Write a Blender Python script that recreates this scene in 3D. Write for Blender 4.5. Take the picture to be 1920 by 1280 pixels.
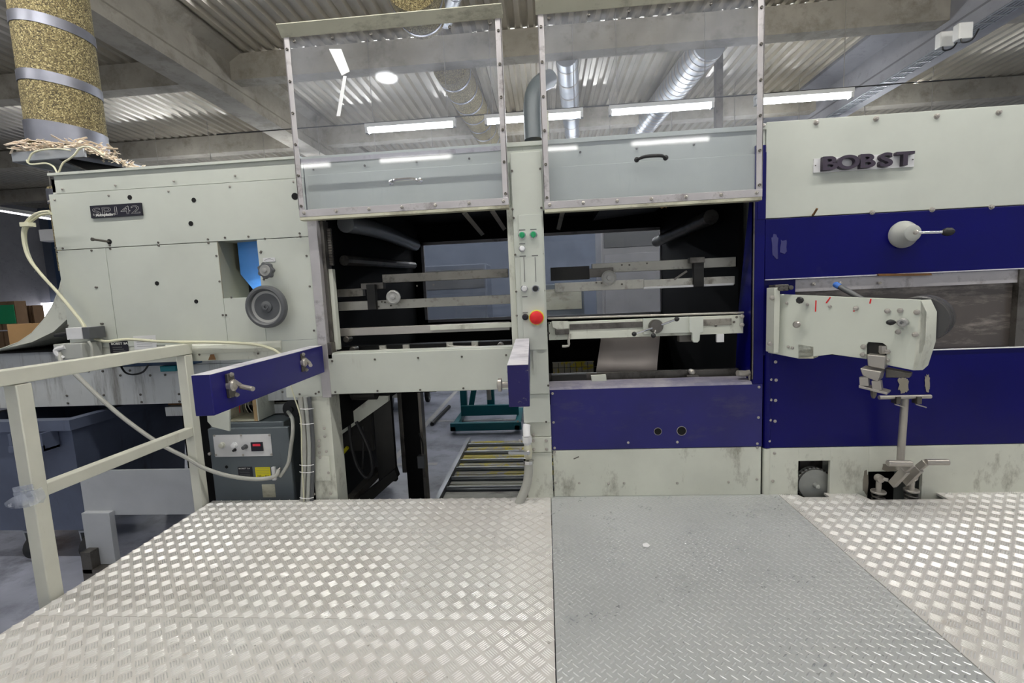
import bpy, math, random
from math import radians as R, pi, cos, sin
from mathutils import Vector, Matrix
random.seed(7)
for o in list(bpy.data.objects): bpy.data.objects.remove(o)
SC = bpy.context.scene
COL = SC.collection
# ------------------------------------------------------------------ camera
EYE = 1.75
F = 856.0
CAM = None
def _M():
    a, b, c = .07686, .10402, -.04408
    yaw = Matrix(((cos(a),0,sin(a)),(0,1,0),(-sin(a),0,cos(a))))
    pit = Matrix(((1,0,0),(0,cos(b),-sin(b)),(0,sin(b),cos(b))))
    rol = Matrix(((cos(c),-sin(c),0),(sin(c),cos(c),0),(0,0,1)))
    return rol @ pit @ yaw
MW = _M(); MT = MW.transposed()
def ray(px, py): return MT @ Vector((px-960, py-640, F))
def at(px, py, Y):
    v = ray(px, py); return Vector((v.x/v.z*Y, Y, EYE - v.y/v.z*Y))
def on(px, py, Z):
    v = ray(px, py); t = (EYE-Z)/v.y; return Vector((v.x*t, v.z*t, Z))
cd = bpy.data.cameras.new('camera'); cam = bpy.data.objects.new('camera', cd); COL.objects.link(cam)
cd.sensor_width = 36; cd.lens = F/1920*36; cd.clip_start = .05; cd.clip_end = 200
def w2b(v): return Vector((v.x, v.z, -v.y))
cx = w2b(MT @ Vector((1,0,0))); cy = w2b(MT @ Vector((0,-1,0))); cz = w2b(MT @ Vector((0,0,-1)))
cam.matrix_world = Matrix(((cx.x,cy.x,cz.x,0),(cx.y,cy.y,cz.y,0),(cx.z,cy.z,cz.z,EYE),(0,0,0,1)))
SC.camera = cam
# ------------------------------------------------------------------ world, lights, exposure
SC.view_settings.view_transform = 'Standard'; SC.view_settings.look = 'None'
SC.view_settings.gamma = 1; SC.view_settings.use_curve_mapping = False
SC.view_settings.exposure = 0.0
wd = bpy.data.worlds.new('world'); SC.world = wd; wd.use_nodes = True
wd.node_tree.nodes['Background'].inputs[0].default_value = (.86,.91,1,1)
wd.node_tree.nodes['Background'].inputs[1].default_value = .5
def area(x, y, z, sx, sy, e, col=(1,.98,.94), rx=0, ry=0):
    l = bpy.data.lights.new('tube_row_light','AREA'); l.shape='RECTANGLE'; l.size=sx; l.size_y=sy; l.energy=e; l.color=col
    o = bpy.data.objects.new('tube_row_light', l); COL.objects.link(o); o.location=(x,y,z); o.rotation_euler=(rx,ry,0); return o
LAMP_ROWS = ((1.6, 4.5, (-4.9,-2.9,-.9,1.1,3.1,5.1), 'row of tube lamps over the deck'), (-4.5, 4.65, (-5.2,-2.6,0.,2.6,5.2), 'row of tube lamps behind the viewpoint'),
    (9.6, 4.3, (-7.6,-5.2,-2.8,-.4,2.0,4.4,6.8), 'added row of fill tube lamps behind the machine'), (12.6, 4.3, (-11.,-8.,-5.,-2.,1.,4.,7.), 'added row of fill tube lamps at hall back'))  # both rows behind the machine are added out of sight to brighten the ceiling
LAMP_POWER = 100.
# ------------------------------------------------------------------ materials
def lin(c):
    return tuple(((v/255)/12.92 if v/255 <= .04045 else ((v/255+.055)/1.055)**2.4) for v in c)
def nodes(name):
    m = bpy.data.materials.new(name); m.use_nodes = True; nt = m.node_tree
    return m, nt, nt.nodes['Principled BSDF']
def ramp(nt, fac, stops):
    r = nt.nodes.new('ShaderNodeValToRGB'); nt.links.new(fac, r.inputs[0])
    e = r.color_ramp.elements
    while len(e) < len(stops): e.new(.5)
    for k,(p,c) in enumerate(stops):
        e[k].position = p; e[k].color = (c[0],c[1],c[2],1) if hasattr(c,'__len__') else (c,c,c,1)
    return r.outputs[0]
def noise(nt, scale, detail=4, stretch=(1,1,1), rough=.6, dist=0):
    tc = nt.nodes.new('ShaderNodeTexCoord'); mp = nt.nodes.new('ShaderNodeMapping'); mp.inputs['Scale'].default_value = stretch
    n = nt.nodes.new('ShaderNodeTexNoise'); n.inputs['Scale'].default_value = scale; n.inputs['Detail'].default_value = detail
    n.inputs['Roughness'].default_value = rough; n.inputs['Distortion'].default_value = dist
    nt.links.new(tc.outputs['Object'], mp.inputs[0]); nt.links.new(mp.outputs[0], n.inputs[0]); return n.outputs['Fac']
def mix(nt, fac, a, b, mode='MIX'):
    m = nt.nodes.new('ShaderNodeMix'); m.data_type='RGBA'; m.blend_type = mode
    if hasattr(fac,'is_output'): nt.links.new(fac, m.inputs[0])
    else: m.inputs[0].default_value = fac
    for s,v in ((6,a),(7,b)):
        if hasattr(v,'is_output'): nt.links.new(v, m.inputs[s])
        else: m.inputs[s].default_value = (*v[:3],1)
    return m.outputs[2]
def paint(name, c, rough=.4, metal=0., var=.06, grime=None, gpos=.62, gstretch=(1,1,.25), gscale=5, chip=None, cpos=.68, cscale=16, cstretch=(1,1,1), bump=0., spec=.5, chip_metal=0):
    m, nt, b = nodes(name)
    c = lin(c); lo = tuple(v*(1-var*2) for v in c); hi = tuple(min(1,v*(1+var)) for v in c)
    col = ramp(nt, noise(nt, 2.3, 5), [(.3,lo),(.7,hi)])
    if grime:
        f = ramp(nt, noise(nt, gscale, 8, gstretch, .7), [(gpos,0.),(gpos+.16,.75)])
        col = mix(nt, f, col, lin(grime))
    if chip:
        f = ramp(nt, noise(nt, cscale, 10, cstretch, .75, .6), [(cpos,0.),(cpos+.02,1.)])
        col = mix(nt, f, col, lin(chip))
    nt.links.new(col, b.inputs['Base Color'])
    b.inputs['Roughness'].default_value = rough; b.inputs['Metallic'].default_value = metal
    b.inputs['Specular IOR Level'].default_value = spec
    if bump:
        bp = nt.nodes.new('ShaderNodeBump'); bp.inputs['Strength'].default_value = bump; bp.inputs['Distance'].default_value = .01
        nt.links.new(noise(nt, 40, 4), bp.inputs['Height']); nt.links.new(bp.outputs[0], b.inputs['Normal'])
    return m
WH = (192,196,186)
M = {}
M['white'] = paint('off white machine paint', WH, .38, grime=(150,146,130), gpos=.66, var=.04)
M['white_dirty'] = paint('dirty off white paint', (205,207,194), .45, grime=(105,98,82), gpos=.56, gstretch=(1,1,.5), gscale=7, chip=(70,64,56), cpos=.73)
M['white_grimy'] = paint('grimy white conveyor panel', (196,199,198), .45, grime=(92,84,72), gpos=.52, gstretch=(1.6,1,.18), gscale=6, chip=(60,56,52), cpos=.70)
M['white_chip'] = paint('chipped off white bracket paint', (202,206,194), .4, var=.03, chip=(92,86,90), cpos=.72, cscale=20)
M['scuff'] = paint('scuffed blue grey paint', (58,58,116), .5, var=.2)
M['primer'] = paint('grimy bare primer', (140,134,120), .6, var=.2)
M['olive'] = paint('olive grey inner sheet', (120,116,98), .55)
M['grey_white'] = paint('grey white sheet steel', (176,179,182), .45, var=.06, grime=(140,138,134), gpos=.6, gstretch=(1,1,.6), chip=(90,86,80), cpos=.74)
M['cream'] = paint('cream railing paint', (214,214,200), .4, grime=(160,152,130), gpos=.62, chip=(80,74,64), cpos=.74, cscale=30)
M['blue'] = paint('dark blue machine paint', (3,2,88), .34, var=.1, grime=(40,38,92), gpos=.62, gstretch=(1,1,.6), chip=(150,148,150), cpos=.735, cscale=9, cstretch=(1.4,1,.7), spec=.22)
M['blue_lo'] = paint('blue machine paint, worn', (30,28,104), .45, var=.12, grime=(66,62,96), gpos=.55, gstretch=(.4,1,1), chip=(150,148,150), cpos=.73, cscale=10)
M['blue_worn'] = paint('blue paint with chips and scratches', (34,26,98), .4, var=.1, chip=(126,118,122), cpos=.57, cscale=22)
M['blue_arm'] = paint('blue painted steel arm', (20,16,106), .36, var=.08, chip=(140,138,150), cpos=.72, cscale=26)
M['arm_top'] = paint('worn bare top of steel arm', (206,204,210), .5, grime=(150,148,160), gpos=.5)
M['steel'] = paint('bare steel', (178,173,165), .3, .5, var=.1, grime=(110,104,96), gpos=.6)
M['steel_dark'] = paint('dull dark steel', (112,108,102), .4, .7, var=.15, grime=(48,44,40), gpos=.5, gstretch=(1,1,1))
M['alu_frame'] = paint('worn aluminium frame', (188,184,184), .42, .45, var=.1, grime=(112,104,98), gpos=.55, gstretch=(1,1,1), gscale=9)
M['lip'] = paint('cream guard lip', (196,194,172), .45, grime=(96,88,70), gpos=.5, gstretch=(.5,1,1))
M['sill'] = paint('worn sill with blue remnants', (158,154,162), .5, grime=(96,94,120), gpos=.48, gscale=4, gstretch=(.6,1,1))
M['chrome'] = paint('chrome', (215,215,218), .12, 1, var=.02)
M['rail_light'] = paint('light machined bar', (176,174,164), .38, .25, var=.12, grime=(88,80,68), gpos=.55, gstretch=(1,1,1), gscale=12)
M['rail_dim'] = paint('oily machined bar', (150,146,136), .42, .3, var=.15, grime=(66,58,50), gpos=.5, gstretch=(1,1,1), gscale=12)
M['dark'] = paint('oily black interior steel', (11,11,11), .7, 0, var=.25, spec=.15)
M['dark2'] = paint('dark machine underside', (34,33,30), .6, .1, var=.25, grime=(18,17,16), gpos=.5)
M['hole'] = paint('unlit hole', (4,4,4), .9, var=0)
M['rubber'] = paint('black rubber', (30,30,31), .55)
M['greyplastic'] = paint('dark grey plastic', (84,86,88), .45)
M['greyhub'] = paint('cast grey aluminium', (160,160,156), .4, .2)
M['cabinet'] = paint('dark grey cabinet paint', (94,102,106), .4, grime=(66,68,68), gpos=.6)
M['cabinet_lt'] = paint('grey enamel', (168,170,164), .4)
M['binblue'] = paint('blue grey bin plastic', (88,96,116), .4, var=.12, grime=(58,60,72), gpos=.55, chip=(150,156,170), cpos=.74)
M['concrete'] = paint('precast concrete', (160,154,142), .85, var=.1, grime=(122,116,104), gpos=.5, gscale=3, bump=.15, gstretch=(1,1,1))
M['concrete_lt'] = paint('smooth pale concrete', (150,150,154), .7, var=.06, grime=(122,122,126), gpos=.55, gstretch=(1,1,1))
M['concrete_warm'] = paint('warm lit concrete', (156,142,112), .8, var=.08, grime=(122,110,86), gpos=.5, gstretch=(1,1,1))
M['sheet'] = paint('corrugated roof sheet', (200,193,178), .27, .4, var=.05)
M['floor'] = paint('painted concrete floor', (158,162,176), .33, var=.14, grime=(84,86,96), gpos=.5, gstretch=(1,1,1), gscale=2.2, chip=(176,180,190), cpos=.71, cscale=5)
M['floorline'] = paint('worn white floor line', (178,178,178), .5, chip=(120,122,126), cpos=.6)
M['cable'] = paint('grey cable sheath', (168,168,160), .45)
M['cable_w'] = paint('cream cable', (214,212,184), .4)
M['cable_b'] = paint('black cable', (22,22,22), .45)
M['gal'] = paint('galvanised spiral duct', (168,172,176), .36, .6, var=.06)
M['tape'] = paint('silver duct tape', (118,120,130), .38, .5, var=.15)
M['teal'] = paint('teal lift paint', (0,110,120), .4)
M['green'] = paint('green button plastic', (30,150,96), .35)
M['red'] = paint('red button plastic', (214,30,34), .35, var=.02)
M['yellow'] = paint('yellow label', (222,212,20), .5, var=.02)
M['yellowpaint'] = paint('worn yellow paint', (168,162,140), .5, chip=(190,174,40), cpos=.49, cscale=4, grime=(96,92,84), gpos=.62, gstretch=(1,1,1))
M['cardboard'] = paint('cardboard', (168,132,88), .85, var=.08)
M['carton_far'] = paint('dull brown carton blanks', (126,100,74), .85, var=.12)
M['greyboard'] = paint('grey cartonboard', (158,150,144), .8, var=.03)
M['paper'] = paint('white paper', (236,236,236), .8, var=.01)
M['black_plate'] = paint('black name plate', (24,22,34), .3)
M['white_text'] = paint('white lettering', (222,222,216), .5, var=0)
M['grey_text'] = paint('faint grey lettering', (110,110,108), .5, var=0)
M['letter'] = paint('anodised dark letters', (74,66,78), .35, .5, var=.04)
M['plate_lt'] = paint('pale backing plate', (214,214,214), .35)
M['lamp_white'] = paint('white lamp body', (214,214,210), .5)
M['rust'] = paint('rusty steel', (120,84,44), .8, grime=(70,50,30), gpos=.45)
M['plywood'] = paint('chipped plywood edge', (176,150,110), .8, chip=(90,70,50), cpos=.6)
M['bluewall'] = paint('blue grey door leaf', (96,104,118), .6)
M['doorframe'] = paint('blue door frame', (52,74,104), .5)
M['leverblue'] = paint('blue rubber cap', (60,110,190), .4)
M['orange'] = paint('orange guard', (220,104,72), .5)
M['hallgrey'] = paint('mid grey sheet steel', (146,146,150), .5)
M['motor'] = paint('grey motor drum', (74,73,72), .35, .2)
M['perlon'] = paint('matt dark screen strip', (84,78,74), .3, .1, grime=(150,142,134), gpos=.5, gstretch=(.35,1,1.4), gscale=9)
# aluminium tread plate
def plate(name, c, c2, spot, rough, metal, sp=.6):
    m, nt, b = nodes(name)
    col = ramp(nt, noise(nt, .9, 6), [(.35,lin(c2)),(.65,lin(c))])
    col = mix(nt, ramp(nt, noise(nt, 3.2, 9, (1,1,1), .75), [(sp,0.),(sp+.1,.55)]), col, lin(spot))
    col = mix(nt, ramp(nt, noise(nt, 26, 6), [(.66,0.),(.70,.6)]), col, lin(tuple(v*.6 for v in spot)))
    nt.links.new(col, b.inputs['Base Color']); b.inputs['Metallic'].default_value = metal
    nt.links.new(ramp(nt, noise(nt, 5, 5), [(.3,rough-.06),(.7,rough+.1)]), b.inputs['Roughness'])
    return m
M['tread'] = plate('aluminium tread plate', (212,211,208), (202,198,192), (164,150,134), .36, .12, .60)
M['treadbar'] = plate('polished tread bars', (226,226,224), (212,210,206), (180,172,160), .30, .26, .64)
M['treadg'] = plate('grey steel tread plate', (180,183,182), (170,173,172), (138,142,144), .4, .1, .6)
M['treadgbar'] = plate('worn grey tread lozenges', (196,198,198), (170,173,174), (74,78,88), .3, .3, .56)
# speckled foam duct
m, nt, b = nodes('speckled insulation foam'); M['foam'] = m
tc = nt.nodes.new('ShaderNodeTexCoord'); vo = nt.nodes.new('ShaderNodeTexVoronoi'); vo.inputs['Scale'].default_value = 150
nt.links.new(tc.outputs['Object'], vo.inputs[0]); sx = nt.nodes.new('ShaderNodeSeparateColor'); nt.links.new(vo.outputs['Color'], sx.inputs[0])
nt.links.new(ramp(nt, sx.outputs[0], [(0.,lin((48,44,34))),(.3,lin((100,90,62))),(.75,lin((128,116,80))),(1.,lin((186,174,130)))]), b.inputs['Base Color']); b.inputs['Roughness'].default_value = .9
# acrylic pane
def pane(name, dust, tint=(.93,.95,.97)):
    m, nt, b = nodes(name); nt.nodes.remove(b)
    out = nt.nodes['Material Output']; tr = nt.nodes.new('ShaderNodeBsdfTransparent'); tr.inputs[0].default_value = (.945,.955,.975,1)
    gl = nt.nodes.new('ShaderNodeBsdfGlossy'); gl.inputs['Roughness'].default_value = .04
    fr = nt.nodes.new('ShaderNodeFresnel'); fr.inputs[0].default_value = 1.5
    df = nt.nodes.new('ShaderNodeBsdfPrincipled'); df.inputs['Base Color'].default_value = (.70,.74,.84,1); df.inputs['Roughness'].default_value = .5
    m1 = nt.nodes.new('ShaderNodeMixShader'); m2 = nt.nodes.new('ShaderNodeMixShader')
    ge = nt.nodes.new('ShaderNodeNewGeometry'); iv = nt.nodes.new('ShaderNodeMath'); iv.operation='SUBTRACT'; iv.inputs[0].default_value=1.; nt.links.new(ge.outputs['Backfacing'], iv.inputs[1])
    mu = nt.nodes.new('ShaderNodeMath'); mu.operation='MULTIPLY'; nt.links.new(iv.outputs[0], mu.inputs[0]); nt.links.new(fr.outputs[0], mu.inputs[1]); nt.links.new(mu.outputs[0], m1.inputs[0]); nt.links.new(tr.outputs[0], m1.inputs[1]); nt.links.new(gl.outputs[0], m1.inputs[2])
    big = ramp(nt, noise(nt, 1.6, 6), [(.35,dust*.4),(.75,dust*1.6)]); scr = ramp(nt, noise(nt, 26, 8, (1,1,.22), .8, 1.5), [(.58,0.),(.74,dust*1.4)])
    ad = nt.nodes.new('ShaderNodeMath'); ad.operation = 'ADD'; nt.links.new(big, ad.inputs[0]); nt.links.new(scr, ad.inputs[1])
    nt.links.new(ad.outputs[0], m2.inputs[0]); nt.links.new(m1.outputs[0], m2.inputs[1]); nt.links.new(df.outputs[0], m2.inputs[2])
    nt.links.new(m2.outputs[0], out.inputs[0]); return m
M['pane'] = pane('scratched clear acrylic', .06)
M['pane_back'] = pane('clear back window acrylic', .1)
M['wrap'] = pane('crumpled clear film', .42)
M['bluepane'] = paint('blue polycarbonate sheet', (84,146,216), .25, chip=(130,170,220), cpos=.7)
def emit(name, c, s):
    m, nt, b = nodes(name); b.inputs['Emission Color'].default_value = (*c,1); b.inputs['Emission Strength'].default_value = s; b.inputs['Base Color'].default_value = (*c,1); return m
M['tube'] = emit('fluorescent tube', (.93,.95,1), 45)
M['tube_back'] = emit('soft fluorescent tube', (1,.98,.95), 30)
M['tube_fill'] = emit('added fill tube', (.93,.96,1), 58)  # for the unseen rows added to brighten the far ceiling
M['tube_near'] = emit('strong fluorescent tube', (1,.98,.95), LAMP_POWER)
M['bulb'] = emit('lamp glass', (.97,.98,1), 55)
M['daylight'] = emit('daylight through window', (.95,.93,1), 3)
M['led'] = emit('red digit display', (.5,.02,.04), .35)
# ------------------------------------------------------------------ mesh builder
WO = {}
class MB:
    def __init__(s): s.v = []; s.f = []
    def add(s, vs, fs):
        n = len(s.v); s.v += [Vector(v) for v in vs]; s.f += [tuple(i+n for i in f) for f in fs]; return s
    def box(s, x0, x1, y0, y1, z0, z1):
        return s.add([(x,y,z) for x in (x0,x1) for y in (y0,y1) for z in (z0,z1)],
            [(0,1,3,2),(4,6,7,5),(0,4,5,1),(2,3,7,6),(0,2,6,4),(1,5,7,3)])
    def bar(s, p0, p1, w, h, up=(0,0,1)):
        p0, p1 = Vector(p0), Vector(p1); d = (p1-p0).normalized(); r = d.cross(Vector(up)).normalized(); u = r.cross(d).normalized()
        vs = [p + r*a*w/2 + u*b*h/2 for p in (p0,p1) for a in (-1,1) for b in (-1,1)]
        return s.add(vs, [(0,1,3,2),(4,6,7,5),(0,4,5,1),(2,3,7,6),(0,2,6,4),(1,5,7,3)])
    def cyl(s, p0, p1, r0, r1=None, n=16, cap=True):
        r1 = r0 if r1 is None else r1
        p0, p1 = Vector(p0), Vector(p1); d = (p1-p0).normalized(); a = d.orthogonal().normalized(); b = d.cross(a)
        vs = [p + (a*cos(2*pi*k/n)+b*sin(2*pi*k/n))*r for p,r in ((p0,r0),(p1,r1)) for k in range(n)]
        fs = [(k,(k+1)%n,n+(k+1)%n,n+k) for k in range(n)]
        if cap: fs += [tuple(range(n-1,-1,-1)), tuple(range(n,2*n))]
        return s.add(vs, fs)
    def lathe(s, o, d, prof, n=24, cap=True):
        o, d = Vector(o), Vector(d).normalized(); a = d.orthogonal().normalized(); b = d.cross(a); vs = []; fs = []
        for r,h in prof: vs += [o + d*h + (a*cos(2*pi*k/n)+b*sin(2*pi*k/n))*max(r,1e-4) for k in range(n)]
        for j in range(len(prof)-1): fs += [(j*n+k, j*n+(k+1)%n, (j+1)*n+(k+1)%n, (j+1)*n+k) for k in range(n)]
        if cap: fs += [tuple(range(n-1,-1,-1)), tuple(range((len(prof)-1)*n, len(prof)*n))]
        return s.add(vs, fs)
    def tube(s, pts, r, n=8, smooth=4, closed=False):
        P = [Vector(p) for p in pts]
        if smooth and len(P) > 2:
            Q = []
            for i in range(len(P)-1):
                a,b,c,d = P[max(i-1,0)],P[i],P[i+1],P[min(i+2,len(P)-1)]
                for k in range(smooth):
                    t=k/smooth; Q.append(.5*((2*b)+(c-a)*t+(2*a-5*b+4*c-d)*t*t+(3*b-a-3*c+d)*t**3))
            P = Q+[P[-1]]
        vs=[]; fs=[]; pr=None
        for i,p in enumerate(P):
            d = (P[min(i+1,len(P)-1)]-P[max(i-1,0)]).normalized()
            a = d.orthogonal().normalized() if pr is None else (pr - d*pr.dot(d)).normalized()
            pr = a; b = d.cross(a); rr = r(i/(len(P)-1)) if callable(r) else r
            vs += [p+(a*cos(2*pi*k/n)+b*sin(2*pi*k/n))*rr for k in range(n)]
        for i in range(len(P)-1): fs += [(i*n+k,i*n+(k+1)%n,(i+1)*n+(k+1)%n,(i+1)*n+k) for k in range(n)]
        fs += [tuple(range(n-1,-1,-1)), tuple(range((len(P)-1)*n, len(P)*n))]
        return s.add(vs, fs)
    def prism(s, poly, off):
        P = [Vector(p) for p in poly]; off = Vector(off); n = len(P)
        return s.add(P+[p+off for p in P], [tuple(range(n)), tuple(range(2*n-1,n-1,-1))]+[(k,n+k,n+(k+1)%n,(k+1)%n) for k in range(n)])
    def mesh(s, name, org=Vector((0,0,0)), smooth=35):
        me = bpy.data.meshes.new(name); me.from_pydata([v-org for v in s.v], [], s.f)
        import bmesh
        bm = bmesh.new(); bm.from_mesh(me); bmesh.ops.recalc_face_normals(bm, faces=bm.faces); bm.to_mesh(me); bm.free()
        if smooth: me.shade_smooth(); me.set_sharp_from_angle(angle=R(smooth))
        return me
    def build(s, name, mat, parent=None, bevel=0, **kw):
        org = WO[parent.name] if parent else Vector((0,0,0))
        me = s.mesh(name, org); o = bpy.data.objects.new(name, me); COL.objects.link(o); me.materials.append(M[mat] if isinstance(mat,str) else mat)
        if parent: o.parent = parent
        WO[o.name] = org.copy()
        if bevel:
            b = o.modifiers.new('bevel','BEVEL'); b.width = bevel; b.segments = 2; b.limit_method='ANGLE'; b.angle_limit=R(40)
        for k,v in kw.items(): o[k] = v
        return o
def tag(o, label=None, cat=None, group=None, kind=None):
    if label: o['label'] = label
    if cat: o['category'] = cat
    if group: o['group'] = group
    if kind: o['kind'] = kind
    return o
def thing(name, label, cat, loc=(0,0,0), group=None, rot=None):
    o = bpy.data.objects.new(name, None); o.empty_display_size = .1; COL.objects.link(o); o.location = loc
    WO[o.name] = Vector(loc)
    if rot: o.rotation_euler = rot; WO[o.name] = Vector((0,0,0))
    return tag(o, label, cat, group)
def struct(name, mb, mat, **kw): return tag(mb.build(name, mat, **kw), kind='structure')
def B(x0,x1,y0,y1,z0,z1): return MB().box(x0,x1,y0,y1,z0,z1)
def share(name, me, mat, parent, pos, rot=None, scale=None):
    o = bpy.data.objects.new(name, me); COL.objects.link(o); o.parent = parent; o.location = Vector(pos)-WO[parent.name]
    if rot: o.rotation_euler = rot
    if scale: o.scale = (scale,)*3
    WO[o.name] = WO[parent.name]
    return o
def mk(mb, name, mat):
    me = mb.mesh(name); me.materials.append(M[mat]); return me
SCREW = mk(MB().lathe((0,0,.002),(0,-1,0),[(.0095,0),(.0095,.002),(.0065,.003),(.0065,.007),(.004,.0085),(.0025,.007)],8),'screw','steel')
SCREWD = mk(MB().lathe((0,0,.002),(0,-1,0),[(.0085,0),(.0085,.004),(.006,.006),(.003,.004)],8),'screw','steel_dark')
NUT = mk(MB().lathe((0,0,0),(0,-1,0),[(.017,0),(.017,.003),(.013,.004),(.013,.012),(.008,.014),(.008,.018)],8),'bolt','steel')
def screws(parent, pts, Y, me=SCREW, sc=1, name='screw'):
    for (px,py) in pts:
        share(name, me, None, parent, at(px,py,Y), scale=sc)
def text(body, parent, mat, p, size, xs=1, ext=.001, off=0, outline=0, rotz=0, name='lettering', center=False):
    c = bpy.data.curves.new('t','FONT'); c.body = body; c.size = size; c.extrude = ext; c.offset = off
    if center: c.align_x='CENTER'
    if outline: c.fill_mode='NONE'; c.extrude=0; c.bevel_depth=outline; c.bevel_resolution=0
    t = bpy.data.objects.new('t', c); COL.objects.link(t); t.scale=(xs,1,1)
    dg = bpy.context.evaluated_depsgraph_get(); dg.update()
    me = bpy.data.meshes.new_from_object(t.evaluated_get(dg)); bpy.data.objects.remove(t); bpy.data.curves.remove(c)
    me.transform(Matrix.Rotation(rotz,4,'Z') @ Matrix.Rotation(pi/2,4,'X') @ Matrix.Diagonal((xs,1,1,1)))
    me.materials.clear(); me.materials.append(M[mat]); me.name = name
    o = bpy.data.objects.new(name, me); COL.objects.link(o)
    o.parent = parent; o.location = Vector(p)-WO[parent.name]; WO[o.name] = WO[parent.name]; return o
D = 2.70
# ================================================================== SETTING
struct('floor', B(-18.7,16,-6,16,-.1,0), 'floor')
ZC = 5.62
# roof sheet: trapezoidal ribs running towards the back of the hall
mb = MB(); xs=[]; pit=.19; x=-19.
while x < 16: xs += [(x,ZC+.055),(x+.065,ZC+.055),(x+.09,ZC),(x+.16,ZC)]; x += pit
vs = [(a,y,z) for y in (-6,15.9) for a,z in xs]; n=len(xs)
mb.add(vs, [(k,k+1,n+k+1,n+k) for k in range(n-1)]); struct('ceiling', mb, 'sheet')
struct('wall_back', B(-18.6,16,15.9,16.1,0,ZC+.1), 'bluewall')
k=0
for y in (.9, 4.0, 7.12, 10.25, 13.3):
    k+=1; struct('trim_%d'%k, B(-18.5,16,y,y+.24,5.22,5.6), 'concrete')
def beam(x, w, zb, fl, mat, n_):
    prof = [(-w/2,zb),(w/2,zb),(w/2,zb+.16),(w/2-.05,zb+.22),(w/2-.05,zb+.56),(w/2+fl,zb+.66),(w/2+fl,5.66),(-w/2-fl,5.66),(-w/2-fl,zb+.66),(-w/2+.05,zb+.56),(-w/2+.05,zb+.22),(-w/2,zb+.16)]
    struct('trim_%d'%n_, MB().prism([(x+a,-6,z) for a,z in prof],(0,21.9,0)), mat)
beam(-4.89, .44, 4.93, .12, 'concrete', 6)
beam(5.83, .42, 4.93, .3, 'concrete_lt', 7)
struct('wall_left', B(-18.7,-18.5,-6,16,0,ZC), 'concrete_lt')
struct('floor_line_strip', MB().box(-1.75,-1.68,3.6,8.5,.001,.003), 'floorline').name='trim_9'
struct('trim_10', MB().box(-3.6,-1.2,4.55,4.62,.001,.003), 'floorline')
struct('trim_11', MB().box(-1.7,-.2,6.2,6.26,.001,.003), 'floorline')
# far roller door with its frame, seen past the left end
dr = struct('door_1', MB(), 'bluewall') if False else None
z=1.9; mb=MB()
DOOR = o = thing('door_1', None, None, (-15.5,15.8,0)); tag(o, kind='structure')
fz=0.
while fz < 4.9:
    B(-17.6,-13.3,15.78,15.86,fz,fz+.2).build('slat','bluewall',o,bevel=.015); fz+=.215
for a in (-17.7,-13.2): B(a-.1,a+.1,15.6,15.9,0,5.0).build('door_frame','doorframe',o)
B(-17.8,-13.1,15.6,15.9,5.0,5.25).build('door_frame','doorframe',o)
o = thing('window_1', None, None, (-13,15.5,0)); tag(o, kind='structure')
p0=at(76,568,15.8); p1=at(106,640,15.8); 
B(p0.x,p1.x+.6,15.55,15.59,p1.z-.2,p0.z).build('pane','daylight',o)
for a in (p0.x-.06,p1.x+.6): B(a,a+.06,15.5,15.7,p1.z-.2,p0.z).build('window_frame','lamp_white',o)
MB().cyl(at(8,480,15.5),at(42,540,15.5),.014,n=6).build('brace_rod','lamp_white',DOOR); MB().cyl(at(42,540,15.5),at(68,505,15.5),.014,n=6).build('brace_rod','lamp_white',DOOR)
# ================================================================== TREAD PLATFORM
def treads(x0,x1,y0,y1,p,kind,skip=()):
    mb = MB(); V=[]; Fc=[]
    def one(cx_,cy_,dx,dy,L,w,h):
        n=len(V); ux,uy=dx,dy; vx,vy=-dy,dx; Z=.5
        for a,b,z in ((-L,0,0),(-L*.62,w,0),(L*.62,w,0),(L,0,0),(L*.62,-w,0),(-L*.62,-w,0)): V.append((cx_+ux*a+vx*b, cy_+uy*a+vy*b, Z+z))
        V.append((cx_-ux*L*.66,cy_-uy*L*.66,Z+h)); V.append((cx_+ux*L*.66,cy_+uy*L*.66,Z+h))
        for f in ((0,6,1),(1,6,7,2),(2,7,3),(3,7,4),(4,7,6,5),(5,6,0)): Fc.append(tuple(n+i for i in f))
    s=.7071
    ny=int((y1-y0)/p)+1; nx=int((x1-x0)/p)+1
    for j in range(ny):
        for i in range(nx):
            for q in (0,1):
                cx_=x0+(i+.5*q+.3)*p; cy_=y0+(j+.5*q+.3)*p; d=(s,s) if q==0 else (s,-s)
                if cx_>x1-.012 or cy_>y1-.012: continue
                if any(a<cx_<b and c<cy_<e for a,b,c,e in skip): continue
                if kind=='five':
                    for t in range(-2,3): one(cx_-d[1]*t*p*.125, cy_+d[0]*t*p*.125, d[0], d[1], p*.31, p*.036, p*.03)
                else: one(cx_,cy_,d[0],d[1],p*.40,p*.10,p*.05)
    me=bpy.data.meshes.new('tread_bar'); me.from_pydata(V,[],Fc); return me
def plate_thing(label, x0,x1,y0,y1,mat,bar,p,kind,poly=None,skip=(), yt=-.3):
    t = thing('tread_plate', label, 'floor plate', (x0,y0,.5))
    if poly: mb=MB().prism([(a,b,.488) for a,b in poly],(0,0,.012))
    else: mb=B(x0,x1,y0,y1,.488,.5)
    mb.build('sheet',mat,t)
    me=treads(x0,x1,yt,y1,p,kind,skip); o=bpy.data.objects.new('tread_bar',me); COL.objects.link(o); me.materials.append(M[bar]); o.parent=t
    me.transform(Matrix.Translation(-Vector((x0,y0,.5)))); o['kind']='stuff'; WO[o.name]=WO[t.name]
    return t
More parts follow.
